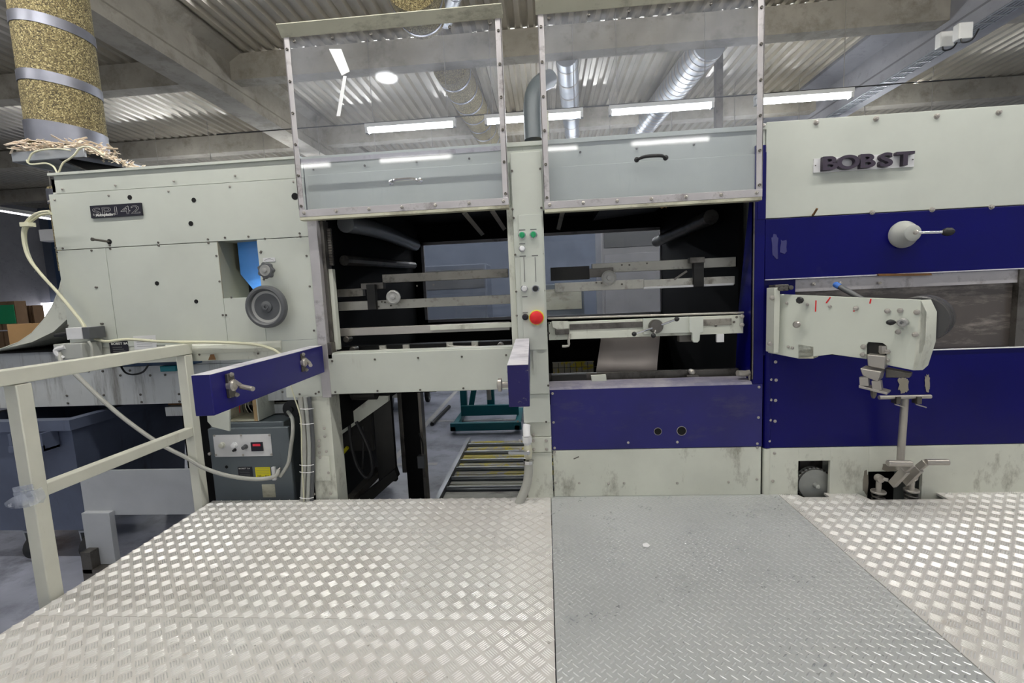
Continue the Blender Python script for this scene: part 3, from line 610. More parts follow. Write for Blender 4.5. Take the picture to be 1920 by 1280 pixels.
# tool bars inside (name, x0px,y0,x1px,y1 -> at Y)
def railbar(px0,py0,px1,py1,hpx,Y,mat,name='tool_bar',dep=.04):
    a=at(px0,py0,Y); b_=at(px1,py1,Y); h=hpx/F*Y; z=(a.z+b_.z)/2
    return B(a.x,b_.x,Y,Y+dep,z-h,z).build(name,mat,P,bevel=.002)
railbar(1110,492,1380,484,17,2.93,'rail_light'); r2=railbar(1040,528,1207,526,17,2.88,'rail_light'); railbar(1207,526,1378,516,15,2.885,'rail_light')
railbar(1207,538,1376,530,4,2.87,'plate_lt','scale_strip',.03)
railbar(1105,503,1150,502,16,2.9,'steel_dark','clamp_block'); railbar(1032,500,1105,500,24,2.9,'dark2','clamp_block')
railbar(1301,485,1320,485,50,2.86,'dark2','hanger'); railbar(1294,482,1322,482,10,2.85,'steel_dark','hanger_clamp',.05)
railbar(716,512,952,506,16,2.93,'rail_dim'); railbar(634,570,960,548,17,2.88,'rail_light'); railbar(622,543,680,540,15,2.93,'rail_dim')
railbar(686,533,702,533,48,2.85,'dark2','hanger'); railbar(676,530,718,530,12,2.9,'steel_dark','clamp_block',.05)
for px,py in ((739,557),(1141,521)):
    c=at(px,py,2.83); kb=MB().lathe(c,(0,-1,0),[(.04,0),(.045,.008),(.045,.02),(.036,.026),(.03,.022),(.016,.022),(.014,.034),(.004,.036)],24).build('tool_knob','greyhub',P)
    MB().cyl(c,c+Vector((0,.1,0)),.012).build('shaft','steel_dark',kb)
for q in ((1166,497),(1180,497),(1213,494),(1118,530),(1128,531),(1166,533)): share('screw',SCREWD,None,P,at(*q,2.875),scale=.7)
for q in ((716,566),(722,567),(733,573),(710,575),(782,536),(813,534)): share('screw',SCREWD,None,P,at(*q,2.875),scale=.7)
MB().bar(at(1264,524,2.86),at(1288,508,2.84),.012,.012).build('clamp_lever','steel_dark',P)
# lower chrome bar in left opening and the carriage under it
railbar(622,616,955,604,15,2.86,'steel','tool_bar'); railbar(806,610,960,605,9,2.83,'white_dirty','slide_cover',.03)
railbar(618,650,958,640,12,2.95,'dark2','carriage',.1)
for px,py in ((662,655),(938,648),(650,636)): 
    c=at(px,py,2.86); MB().lathe(c,(0,-1,0),[(.02,-.05),(.02,.01),(.016,.014)],14).build('roller','steel_dark',P)
for (a,b_,y) in ((714,764,653),(840,893,647)):
    p=at(a,y,2.84); q=at(b_,y,2.84); MB().tube([p,p+Vector((.02,-.02,-.006)),q+Vector((-.02,-.02,-.006)),q],.006,8,3).box(p.x-.01,p.x+.03,2.84,2.86,p.z-.018,p.z+.018).box(q.x-.03,q.x+.01,2.84,2.86,p.z-.018,p.z+.018).build('pull_handle','rail_light',P)
# front bar of the right opening with clamp handle
FB = railbar(1028,605,1394,590,33,2.76,'white_dirty','front_bar',.035)
MB().cyl(at(1028,597,2.80),at(1394,586,2.80),.007,n=12).build('chrome_rod','steel',P)
railbar(1068,607,1205,603,11,2.755,'steel_dark','slot'); railbar(1318,598,1372,597,12,2.755,'rail_dim','slot')
railbar(1206,597,1292,594,29,2.735,'white','clamp_plate',.02); 
a=at(1290,595,2.73); h=MB().prism([at(x,y,2.72) for x,y in [(1293,594),(1319,594),(1319,622),(1313,624),(1312,638),(1308,642),(1301,642),(1298,638),(1298,624),(1293,622)]],(0,.02,0)).build('tab_plate','white',P,bevel=.002)
c=at(1231,612,2.70); hb=MB().lathe(c,(0,-1,0),[(.04,-.04),(.04,.0),(.037,.008),(.01,.009)],28).build('clamp_hub','steel_dark',P)
for q in ((1189,626),(1269,598),(1225,629)):
    e=at(*q,2.66); s0=c+Vector((0,-.002,0))+(e-c).normalized()*.03
    MB().cyl(s0,e,.006,n=10).build('handle_rod','chrome',hb); MB().lathe(e+(e-c).normalized()*-.012,(e-c),[(.008,0),(.013,.006),(.014,.014),(.010,.022),(.003,.026)],14).build('ball_knob','rubber',hb)
screws(P,[(1029,606),(1029,625),(1306,600),(1381,595),(1376,604),(1342,611),(1214,611),(1286,610)],2.75,SCREWD,.9)
for q in ((1391,593),(1391,609)): share('bolt',NUT,None,P,at(*q,2.755),scale=.8)
MB().prism([at(x,y,2.74) for x,y in [(1034,602),(1066,602),(1066,616),(1046,618),(1036,614)]],(0,.02,0)).build('stop_block','white_dirty',P,bevel=.003)
railbar(1041,617,1067,617,10,2.73,'steel_dark','clamp_block',.03)
MB().tube([at(1068,625,2.74),at(1066,640,2.74),at(1066,648,2.74),at(1054,649,2.74)],.008,8,2).build('hook','rail_light',P)
p=at(1351,630,2.74); B(p.x-.02,p.x+.02,2.74,2.76,p.z-.035,p.z+.012).build('stop_tab','plate_lt',P)
p=at(1290,634,2.78); B(p.x-.05,p.x+.04,2.78,2.83,p.z-.02,p.z+.02).build('bracket','steel_dark',P)
railbar(1028,700,1385,692,19,2.84,'steel_dark','lower_bar',.03); railbar(1034,703,1100,702,15,2.80,'dark2','clamp_block',.05)
MB().prism([at(x,y,2.78) for x,y in [(1108,704),(1136,702),(1138,715),(1110,717)]],(0,.02,0)).build('label_block','white_dirty',P,bevel=.002)
c=at(1297,697,2.82); MB().lathe(c,(0,-1,0),[(.018,-.02),(.018,.012),(.01,.02)],10).build('bolt','steel',P); railbar(1288,703,1310,703,10,2.8,'steel_dark','clamp_block',.03)
p=at(1398,700,2.74); MB().tube([p+Vector((-.05,-.01,.005)),p,p+Vector((.03,.0,0)),p+Vector((.032,0,-.06))],.018,12,3).build('pipe_elbow','steel',P)
# pale diagonal struts under the inner roof
for a,b_ in (((922,394),(946,430)),((1056,392),(1047,430)),((870,398),(905,440))): MB().bar(at(*a,3.0),at(*b_,3.6),.03,.006,(0,1,0)).build('roof_strut','rail_light',P)
MB().prism([at(x,y,2.8) for x,y in [(1234,379),(1251,378),(1250,390),(1246,388),(1241,391),(1237,388)]],(0,.004,0)).build('torn_board','cardboard',P)
MB().tube([(-1.3,3.0,2.26),(-1.28,3.4,2.28),(-1.27,3.9,2.28),(-1.27,4.5,2.27)],.06,16,3).build('inner_duct','gal',P)
MB().tube([(-1.33,3.0,2.02),(-1.32,4.6,2.08)],.035,10,0).build('inner_pipe','steel_dark',P)
MB().tube([(1.12,3.2,2.2),(1.12,4.7,2.2)],.05,12,0).build('inner_pipe','steel_dark',P)
MB().prism([(-1.37,3.0,2.42),(-1.37,3.0,2.5),(-1.37,4.8,2.5),(-1.37,4.8,2.3)],(.05,0,0)).build('inner_girder','dark2',P)
MB().prism([(.5,3.1,2.5),(.5,3.1,2.44),(1.1,3.1,2.49),(1.1,3.1,2.5)],(0,1.6,0)).build('inner_girder','dark2',P)
# hanging carton sheet and grid inside right opening
S_ = MB(); g=[[at(x,y,3.0+.02*math.sin(k)) for x in (a_,a_+(b_-a_)*.33,a_+(b_-a_)*.66,b_)] for k,(a_,b_,y) in enumerate([(1127,1238,620),(1126,1236,640),(1123,1234,660),(1120,1232,680),(1117,1231,700)])]
for r_ in range(5):
    for c_ in range(4): S_.v.append(g[r_][c_]+Vector((0,.015*math.sin(c_*1.2),0)))
S_.f=[(r_*4+c_,r_*4+c_+1,(r_+1)*4+c_+1,(r_+1)*4+c_) for r_ in range(4) for c_ in range(3)]
o=S_.build('carton_sheet','greyboard'); o.modifiers.new('s','SOLIDIFY').thickness=.003
tag(o,'grey carton sheet hanging down below the clamp bar in the right opening','sheet')
G=thing('guard_grid','yellowish strip behind a black wire grid, low in the right opening','grid',(.2,3.2,1.2))
p=at(1036,686,3.3); q=at(1120,697,3.3); B(p.x,q.x-.02,3.34,3.35,q.z-.03,p.z+.02).build('backing','yellowpaint',G)
for k in range(12): B(p.x+k*.042,p.x+k*.042+.003,3.30,3.304,q.z-.03,p.z+.02).build('wire','rubber',G)
for z_ in (q.z-.01,p.z-.015): B(p.x,q.x+.2,3.296,3.30,z_,z_+.003).build('wire','rubber',G)
# narrow dark gap + column between centre and right housing
pz('rear_filler','dark2',1.236,1.262,.4,1.60,D+.03,D+.2,0)
# ================================================================== GUARDS
def guard(label, x0,x1,z0,z1, hpx, lpx, holdmat):
    t=thing('sliding_guard',label,'guard',((x0+x1)/2,2.64,z0))
    y0,y1=2.615,2.66; w=.032
    for a,b_ in ((x0,x0+w),(x1-w,x1)):
        B(a,b_,y0,y0+.004,z0,z1).build('frame_stile','alu_frame',t,bevel=.0012)
        B(a,a+.004,y0,y1,z0,z1).build('frame_flange','alu_frame',t) if a==x0 else B(b_-.004,b_,y0,y1,z0,z1).build('frame_flange','alu_frame',t)
    B(x0,x1,y0-.001,y0+.003,z0,z0+.04).build('bottom_rail','alu_frame',t,bevel=.001)
    B(x0,x1,y0,y1,z0-.018,z0).build('bottom_lip','lip',t,bevel=.002)
    MB().prism([(x0-.01,y0-.045,z1+.004),(x0-.01,y0-.045,z1),(x0-.01,y0,z1-.045),(x0-.01,y0+.004,z1-.045),(x0-.01,y0+.004,z1),(x0-.01,y1,z1),(x0-.01,y1,z1+.004)],(x1-x0+.02,0,0)).build('top_lip','lip',t)
    B(x0+.004,x1-.004,y0+.005,y0+.009,z0+.002,z1-.01).build('pane','pane',t)
    n=6
    for k in range(6):
        z=z0+.06+(z1-z0-.17)*k/5
        for xx in (x0+w/2,x1-w/2): share('screw',SCREWD,None,t,(xx,y0,z),scale=1.0)
    for k in range(7): share('screw',SCREW,None,t,(x0+.03+(x1-x0-.06)*k/6,y0-.001,z0+.02),scale=1.1)
    for k in range(6): share('screw',SCREWD,None,t,(x0+.06+(x1-x0-.12)*k/5,y0+.003,z1-.07),scale=1.1)
    a=at(hpx[0]-27,hpx[1]+3,y0); b_=at(hpx[0]+27,hpx[1]-2,y0); z=(a.z+b_.z)/2
    A=Vector((a.x,y0,z)); Bv=Vector((b_.x,y0,z))
    MB().tube([A,A+Vector((.012,-.02,.0)),A+Vector((.04,-.035,.004)),Bv+Vector((-.04,-.035,.004)),Bv+Vector((-.012,-.02,0)),Bv],lambda u:.006+.003*sin(pi*u),10,4).lathe(A,(0,-1,0),[(.014,-.004),(.014,.004),(.006,.008)],12).lathe(Bv,(0,-1,0),[(.014,-.004),(.014,.004),(.006,.008)],12).build('pull_handle',holdmat,t,label='chrome bow handle' if holdmat=='chrome' else 'black bow handle')
    return t
g1=guard('raised clear sliding guard on the left, with tape and chrome handle',-1.405,-.185,2.245,3.27,(761,340),0,'chrome')
g2=guard('raised clear sliding guard on the right, with black handle',.012,1.182,2.21,3.27,(1221,297),0,'rubber')
yt=2.612
MB().prism([at(x,y,yt+.006) for x,y in [(617,92),(640,92),(656,134),(641,142)]],(0,-.002,0)).build('tape_strip','paper',g1)
MB().prism([at(x,y,yt+.006) for x,y in [(644,142),(650,143),(638,218),(631,218)]],(0,-.002,0)).build('tape_strip','paper',g1)
B(-1.40,-.19,2.626,2.632,2.545,2.57).build('inner_stiffener','alu_frame',g1)
# ================================================================== SUPPORT ARMS (blue)
def arm(label, pn, pf, w, zt, zb, face):
    t=thing('swing_beam',label,'beam',(pf[0],pf[1],zb))
    P0,P1=Vector((*pn,0)),Vector((*pf,0)); d=(P1-P0).normalized(); r=Vector((d.y,-d.x,0))*w
    q=[P0,P0+r,P1+r,P1]
    MB().prism([Vector((v.x,v.y,zb)) for v in q],(0,0,zt-zb)).build('beam',face,t,bevel=.003)
    MB().prism([Vector((v.x,v.y,zt)) for v in q],(0,0,.0012)).build('top_face','arm_top',t)
    return t,P0,d,r
A1,P0,d,r = arm('left blue box-section arm jutting towards the railing',(-1.388,1.66),(-1.435,2.66),.075,1.488,1.325,'blue_arm')
def latch(t, base, n, s=1):
    base=Vector(base)
    MB().box(base.x-.002,base.x+.012*n,base.y-.02,base.y+.02,base.z-.05,base.z+.05).build('latch_plate','steel_dark',t,bevel=.002)
    MB().lathe(base,(n,0,0),[(.024,.0),(.024,.02),(.018,.026),(.008,.026)],16).build('latch_knob','steel',t)
    MB().bar(base+Vector((.018*n,0,.02)),base+Vector((.03*n,.03,-.01)),.014,.014).build('latch_link','steel',t)
    MB().cyl(base+Vector((.028*n,.03,-.012)),base+Vector((.10*n*s,.0,-.018)),.010,n=10).build('latch_grip','steel',t)
    share('bolt',NUT,None,t,base+Vector((.012*n,0,.045)),rot=(0,0,pi/2*n),scale=.6); share('bolt',NUT,None,t,base+Vector((.012*n,0.02,-.045)),rot=(0,0,pi/2*n),scale=.6)
latch(A1,(-1.316,1.77,1.425),1); latch(A1,(-1.352,2.40,1.425),1,.5)
A2,P0,d,r = arm('middle blue box-section arm pointing at the camera below the control column',(-.150,1.66),(-.180,2.63),.078,1.488,1.33,'blue_worn')
MB().lathe((-.15,1.74,1.40),(-1,0,0),[(.012,0),(.012,.03),(.026,.032),(.026,.045),(.012,.05)],14).build('latch_knob','steel',A2)
for z_ in (1.45,1.365): share('bolt',NUT,None,A2,(-.15,1.74,z_),rot=(0,0,-pi/2),scale=.5)
# ================================================================== CABINET + open box + conduits
K=thing('control_cabinet','dark grey control cabinet with buttons and yellow label, behind the deck','cabinet',(-1.95,2.85,0))
YK=2.80
a=at(385,805,YK); b_=at(545,800,YK); zt=at(465,802,YK).z
B(-2.27,-1.76,YK+.03,3.08,.05,zt+.03).build('body','cabinet',K,bevel=.006)
B(-2.27,b_.x-.02,YK,YK+.03,.08,zt).build('door','cabinet',K,bevel=.006)
B(-2.2,-1.8,YK+.1,3.06,0,.05).build('plinth','dark2',K)
pp=[at(x,y,YK-.003) for x,y in [(399,815),(507,814),(511,855),(403,856)]]
zc0=(pp[0].z+pp[1].z)/2; zc1=(pp[2].z+pp[3].z)/2
cp=B(pp[0].x,pp[1].x,YK-.004,YK,zc1,zc0).build('control_plate','plate_lt',K,bevel=.001)
def cbut(px,py,rp,mat,h=.02,n=20,name='push_button'):
    c=at(px,py,YK-.004); c.y=YK-.004; r=rp/F*YK; MB().lathe(c,(0,-1,0),[(r*1.25,0),(r*1.25,.005),(r,.006),(r*.95,h),(r*.5,h*1.1)],n).build(name,mat,cp)
cbut(417,834,5,'cream'); cbut(440,834,5,'paper'); cbut(441,843,2.5,'rubber'); cbut(461,837,4,'greyplastic',.03,name='rotary_switch')
p=at(482,837,YK-.008); B(p.x-.04,p.x+.04,YK-.012,YK-.004,p.z-.03,p.z+.03).build('display','black_plate',cp); B(p.x-.026,p.x+.026,YK-.0135,YK-.012,p.z+.005,p.z+.02).build('digits','led',cp)
for q in ((402,817),(452,816),(505,816),(405,853),(456,853),(509,852)): share('screw',SCREW,None,K,at(*q,YK-.004),scale=.8)
p=at(493,886,YK-.002); yl=B(p.x-.052,p.x+.052,YK-.002,YK,p.z-.037,p.z+.037).build('warning_label','yellow',K)
for i2 in range(4): B(p.x-.045,p.x+.045,YK-.0026,YK-.002,p.z+.028-.012*i2,p.z+.0295-.012*i2).build('text_line','grey_text',yl)
text('290 x 427',yl,'black_plate',(p.x-.042,YK-.0026,p.z-.03),.02,1,ext=.0002)
p=at(460,884,YK-.002); rp=B(p.x-.05,p.x+.05,YK-.002,YK,p.z-.035,p.z+.033).build('rating_plate','black_plate',K)
text('BOBST SA',rp,'white_text',(p.x-.044,YK-.003,p.z+.018),.013,1.4,ext=.0002)
for i2 in range(4): B(p.x-.04,p.x+.03,YK-.0026,YK-.002,p.z+.004-.011*i2,p.z+.0055-.011*i2).build('text_line','grey_text',rp)
disc(K,425,875,3.2,YK); p=at(504,920,YK-.002); B(p.x-.045,p.x+.045,YK-.002,YK,p.z-.045,p.z+.045).build('worn_sticker','lip',K)
c=at(394,850,YK); MB().lathe((c.x,YK,c.z),(0,-1,0),[(.01,0),(.01,.01),(.005,.012)],12).build('lock','steel',K)
p=at(519,884,YK-.01); B(p.x-.012,p.x+.012,YK-.05,YK-.03,p.z-.045,p.z+.045).build('door_handle','plate_lt',K,bevel=.004)
MB().cyl((p.x+.02,YK,p.z+.02),(p.x+.0,YK-.035,p.z+.0),.008).build('handle_spindle','steel',K)
O=thing('open_switch_box','small open pale box with wires, standing on the grey cabinet','box',(-1.95,2.8,1.0))
zb=zt+.035
x0_=at(428,790,2.84).x; x1_=at(478,790,2.84).x
mb=MB().box(x0_,x1_,3.02,3.04,zb,zb+.2).box(x0_,x1_,2.84,3.03,zb,zb+.012).box(x0_,x1_,2.84,3.03,zb+.19,zb+.2).box(x0_,x0_+.01,2.84,3.03,zb,zb+.2)
mb.build('shell','lip',O); B(x1_,x1_+.03,2.84,3.03,zb,zb+.2).build('shell_side','white_dirty',O,bevel=.002); B(x1_-.002,x1_+.022,2.838,2.84,zb,zb+.2).build('edge_strip','plywood',O)
for k,cc in enumerate(('red','cable_b','yellow','cable','cable_b')): MB().tube([(x0_+.03+k*.025,2.98,zb+.17),(x0_+.05+k*.02,2.9,zb+.1),(x0_+.03+k*.03,2.92,zb+.04)],.003,5,4).build('wire',cc if cc!='yellow' else 'lip',O)
MB().prism([at(x,y,2.7) for x,y in [(388,768),(430,768),(430,808),(398,800),(389,790)]],(0,.012,0)).build('lid','white',O)
B(x0_-.01,x1_+.01,2.845,3.02,zb-.028,zb).build('foot_plate','steel_dark',O)
Q=thing('conduit_bundle','vertical bundle of grey conduits tied beside the left leg','conduit',(-1.55,2.66,.4))
for dx,mat,rr in ((0,'cable',.017),(.032,'cabinet_lt',.014),(.055,'greyplastic',.012)): MB().tube([at(563+dx*300,744,2.68),at(568+dx*300,790,2.68),at(571+dx*300,850,2.68),at(568+dx*300,940,2.68)],rr,10,3).build('conduit',mat,Q)
for y_ in (765,793,870,883,931): 
    p=at(572,y_,2.68); MB().tube([p+Vector((-.03,-.01,0)),p+Vector((0,-.024,0)),p+Vector((.04,-.024,0)),p+Vector((.062,-.008,0))],.0025,5,2).build('cable_tie','paper',Q)
tag(MB().tube([at(x,y,2.66) for x,y in [(545,722),(552,745),(562,775),(565,800),(566,860),(570,940)]],.004,6,4).build('thin_cable','cable_w'),'thin cream cable hanging in front of the conduit bundle','cable')
tag(MB().tube([at(x,y,yy) for x,y,yy in [(540,772,2.9),(548,785,2.8),(549,810,2.74),(545,840,2.72),(540,870,2.7),(525,893,2.69)]],.0115,10,5).build('grey_hose','cable'),'grey cable climbing the right side of the grey cabinet','cable')
p=at(550,765,2.98); tag(MB().cyl((p.x,2.95,p.z),(p.x,3.0,p.z),.06,n=20).cyl((p.x,2.94,p.z),(p.x,2.952,p.z),.018,n=12).build('black_pulley','rubber'),'black round pulley behind the conduits above the cabinet','pulley')
B(-1.95,-1.52,3.05,3.07,.9,1.17).build('inner_sheet','lip',H)
# ================================================================== UNDER THE MACHINE
U=thing('pile_lift_frame','black oily lift frame with diagonal strut under the cross panel','frame',(-1.1,3.2,0))
a=at(634,742,3.14); b_=at(702,843,3.14)
B(a.x,b_.x,3.12,3.16,b_.z,1.19).build('side_plate','dark2',U); a=at(700,742,3.1); b_=at(745,900,3.1); B(a.x,b_.x,3.08,3.12,b_.z,1.19).build('post','dark2',U)
MB().prism([at(x,y,3.05) for x,y in [(621,802),(700,742),(728,742),(728,752),(624,826)]],(0,.05,0)).build('strut','white_dirty',U); MB().prism([at(x,y,3.05) for x,y in [(621,800),(621,780),(680,742),(700,742)]],(0,.05,0)).build('strut_dark_flange','dark',U)  # pale strut with a dark flange along its upper side
MB().prism([at(x,y,3.02) for x,y in [(668,936),(740,880),(745,895),(695,940)]],(0,.06,0)).build('lower_strut','dark2',U)
MB().bar(at(655,940,3.0),at(712,880,3.3),.06,.05).build('lower_rail','steel_dark',U)
a=at(753,742,3.25); b_=at(778,935,3.25); B(a.x,a.x+.13,3.25,3.33,.0,1.19).build('mast','dark',U); B(a.x-.03,a.x+.0,3.24,3.3,.45,1.19).build('mast_rail','steel_dark',U)
B(a.x+.13,a.x+.15,3.22,3.3,.0,1.19).build('chain_guide','steel_dark',U)
p=at(788,868,3.2); B(p.x-.02,p.x+.03,3.2,3.25,p.z-.04,p.z+.05).build('switch_box','greyplastic',U)
MB().tube([at(786,812,3.2),at(792,830,3.2),at(793,850,3.2)],.006,6,3).build('switch_cable','cable_b',U)
B(-1.34,-.75,2.95,3.3,1.12,1.185).build('motor_tray','dark',U)
p=at(675,745,3.0); MB().cyl((p.x-.05,3.0,1.12),(p.x+.12,3.0,1.12),.05).build('motor','dark2',U)
tag(MB().tube([at(x,y,3.0) for x,y in [(655,795),(658,830),(668,870),(682,892),(692,894),(698,880),(693,845),(675,805),(668,790)]],.012,8,5).build('hose_loop','rubber'),'black hose loop hanging under the cross panel','hose')
tag(MB().tube([at(x,y,3.03) for x,y in [(680,800),(681,840),(680,870),(677,886)]],.008,8,4).build('hose_tail','rubber'),'thin black hose hanging inside the black hose loop','hose')
tag(MB().tube([at(x,y,3.1) for x,y in [(620,862),(634,858),(646,845),(652,838)]],.013,8,4).build('yellow_hose','yellow'),'short yellow hose curving beside the left leg','hose')
# roller conveyor in the floor
RC=thing('roller_conveyor','steel floor roller conveyor with yellow worn plates under the machine','conveyor',(-.4,4.5,0))
ys=[on(900,y,.05).y for y in (832.6,847,862,877,895,914)]
xl=-.97; xr=.25
for k,y_ in enumerate(ys): MB().cyl((xl+.03,y_,.042),(xr,y_,.042),.021,n=14).build('roller','gal',RC)
yy=sorted(ys)
yy=[yy[0]-.45]+yy+[yy[-1]+.2]
for k in range(len(yy)-1):
    g_=(yy[k+1]-yy[k]); m_=(yy[k]+yy[k+1])/2
    B(xl+.03,xr,yy[k]+.045,m_-.006,.0,.035).build('slat','yellowpaint' if k>1 else 'lip',RC,bevel=.003); B(xl+.03,xr,m_+.006,yy[k+1]-.045,.0,.035).build('slat','yellowpaint' if k>1 else 'lip',RC,bevel=.003)
B(xl-.02,xl+.02,yy[0],yy[-1],.0,.07).build('side_rail','gal',RC)
# lift table
T=thing('scissor_lift','teal lift truck parked on the floor far under the machine','lift',(-.8,6.1,0))
def tb(n,x0,x1,y0,y1,z0,z1): return B(x0,x1,y0,y1,z0,z1).build(n,'teal',T,bevel=.004)
tb('front_beam',-1.27,-.36,5.6,5.66,.04,.14); tb('side_beam',-1.27,-1.2,5.6,6.5,.04,.1); tb('side_beam',-.45,-.38,5.6,6.5,.04,.1)
tb('cross_beam',-1.22,-.42,6.1,6.16,.1,.24); tb('mast',-1.24,-1.15,6.2,6.28,.1,1.15); tb('mast',-.52,-.43,6.2,6.28,.1,1.15); tb('pump',-.87,-.77,6.25,6.35,.1,.8)
MB().cyl((-.83,6.2,.3),(-.83,6.2,.9),.03).build('ram','steel',T); MB().bar((-1.1,6.25,.2),(-.95,6.4,.95),.06,.05).build('arm','teal',T); 
MB().tube([(-1.25,6.15,.9),(-1.35,6.1,.7),(-1.2,6.1,.6),(-1.1,6.2,.75)],.012,6,4).build('hose','cable_w',T)
tag(MB().tube([on(842,762,.02),on(822,782,.02),on(810,795,.02)],.03,6,3).build('floor_bar','rubber'),'black bar lying on the floor beside the teal lift','bar')
# far hall furniture seen through the back windows
for (x0,x1,y0,y1,z0,z1,mat,nm,lab,cat) in ((.9,2.2,7.4,8.2,0,2.9,'hallgrey','tall_cabinet','tall plain grey cabinet seen through the back window','cabinet'),
    (-.6,.75,9,9.6,0,1.9,'cabinet','low_machine','long grey machine seen through the back windows','machine'),
    (-3.2,-1.2,9.5,10.3,0,2.4,'bluewall','blue_machine','blue grey machine block seen through the left back window','machine')):
    t=thing(nm,lab,cat,((x0+x1)/2,y0,0)); B(x0,x1,y0,y1,z0,z1).build('body',mat,t,bevel=.02); B(x0+.05,x1-.05,y0-.02,y0,z1-.5,z1-.1).build('door','greyplastic' if nm!='low_machine' else 'lip',t,bevel=.004); B(x0+.05,x1-.05,y0-.02,y0,z0+.2,z1-.6).build('door',mat,t,bevel=.004)
tag(B(-.1,.62,6.0,6.05,1.18,1.32).box(-.08,-.04,6.0,6.04,0,1.2).box(.56,.6,6.0,6.04,0,1.2).build('barrier','orange'),'orange barrier board seen low through the right back window','barrier')
# ================================================================== RIGHT HOUSING
X0=1.238; X1=3.9
G2=thing('machine_housing','blue and white machine housing with raised BOBST letters, right end','machine',(2.4,2.8,.5))
MB().box(X0+.03,X1,D+.3,4.85,.3,2.6).box(X0+.03,X0+.05,D+.03,D+.3,.3,2.6).box(X0+.05,X1,D+.03,D+.3,2.55,2.6).build('body','white',G2)
B(X0,X1,D,D+.03,2.104,2.62).build('top_panel','white',G2,bevel=.003)
B(X0-.045,X0-.002,D-.008,D+.03,2.1,2.46).build('blue_edge_strip','blue',G2); B(X0,X1,D-.002,D+.03,1.76,2.10).build('upper_blue_panel','blue',G2,bevel=.003,label='dark blue panel')
B(X0+.02,X1,D,D+.03,.785,1.335).build('lower_blue_panel','blue',G2,bevel=.003,label='dark blue panel')
# lower skirt with two cut-outs built from strips around the holes
hA=(at(1497,864,D),at(1555,930,D)); hB=(at(1628,884,D),at(1727,936,D))
ax0,ax1,az=hA[0].x,hA[1].x,hA[0].z; bx0,bx1,bz=hB[0].x,hB[1].x,hB[0].z
def sk(x0,x1,z0,z1): B(x0,x1,D,D+.02,z0,z1).build('skirt_panel','white_dirty',G2,bevel=.001)
sk(X0+.03,ax0,.30,.782); sk(ax0,ax1,az,.782); sk(ax1,bx0,.30,.782); sk(bx0,bx1,bz,.782); sk(bx1,X1,.30,.782)
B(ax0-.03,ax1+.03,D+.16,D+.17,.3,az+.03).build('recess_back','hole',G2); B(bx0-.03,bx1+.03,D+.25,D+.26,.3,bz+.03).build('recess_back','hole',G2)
MB().cyl((X0+.03,D+.015,.30),(X0+.03,D+.015,.78),.022,n=14).build('corner_tube','white_dirty',G2); MB().cyl((X0+.03,D+.015,.785),(X0+.03,D+.015,1.50),.022,n=14).build('corner_tube','blue',G2)
# window strip
a=at(1483,522,D); zt_,zb_=1.765,1.335
B(X0+.18,2.6,D+.035,D+.04,zb_,zt_).build('window_strip','perlon',G2,label='scratched dark window strip')
B(X0+.16,2.62,D+.01,D+.034,zt_-.075,zt_-.0).build('strip_frame','alu_frame',G2); B(2.575,2.63,D,D+.034,zb_,zt_).build('strip_frame','steel_dark',G2); B(X0,X1,D-.012,D+.002,1.762,1.768).build('strip_ledge','arm_top',G2)
B(1.7,X1,D-.01,D+.002,1.333,1.338).build('strip_ledge','paper',G2); B(2.63,X1,D+.02,D+.034,zb_,zt_).build('window_strip','perlon',G2); B(X0,X0+.17,D+.004,D+.034,zb_,zt_).build('strip_end','blue',G2)
p=at(1700,516,D-.02); MB().prism([at(x,y,D-.02) for x,y in [(1646,513),(1746,512),(1748,516),(1700,517),(1648,517)]],(0,.02,0)).build('rusty_lug','rust',G2)
screws(G2,[(1430,236),(1530,230),(1642,223),(1756,218),(1872,211),(1635,398),(1747,393),(1858,388)],D,NUT,.85,name='bolt')
screws(G2,[(1454,679),(1445,712),(1455,713),(1445,750),(1454,751),(1444,788),(1453,790),(1442,827),(1452,850),(1449,902),(1526,533),(1650,531),(1576,531)],D,SCREW,1)
MB().tube([at(1524,403,D),at(1526,401,D-.03),at(1532,391,D-.06)],.006,8,2).build('hook_stud','rust',G2)
# BOBST emblem
em=at(1526,297,D-.004); em2=at(1711,314,D-.004); zc=2.36
a=at(1526,310,D); b_=at(1712,303,D)
zl=(at(1530,323,D).z+at(1712,315,D).z)/2; zh=(at(1530,296,D).z+at(1712,288,D).z)/2
bp_=B(a.x-.005,b_.x,D-.008,D,zl,zh).build('emblem_plate','plate_lt',G2,bevel=.001)
ww=(b_.x-a.x-.03)/5
for k,ch in enumerate('BOBST'): text(ch,bp_,'letter',(a.x+.015+ww*(k+.5),D-.022,zl+.008),(zh-zl)*1.28,1.5,ext=.012,off=.003,name='letter',center=True)
for q in (a.x+.004,b_.x-.008): share('screw',SCREWD,None,G2,(q,D-.008,(zl+zh)/2),scale=.4)
# crank
c=at(1690,440,D); c.y=D
ck=MB().lathe(c,(0,-1,0),[(.070,0),(.073,.010),(.072,.022),(.066,.034),(.044,.074),(.043,.080),(.040,.082),(.012,.083)],32).build('crank_hub','cabinet_lt',G2,label='pale conical crank hub')
MB().lathe(c+Vector((0,-.095,0)),(0,-1,0),[(.012,0),(.012,.01),(.006,.014)],8).build('centre_bolt','steel',ck)
e=at(1768,435,D-.10); MB().cyl(c+Vector((.02,-.075,0)),e,.0075,n=12).build('crank_rod','chrome',ck); MB().lathe(e,(1,-.1,0),[(.008,-.005),(.017,.004),(.022,.02),(.020,.038),(.010,.05),(.002,.052)],16).build('ball_knob','rubber',ck)
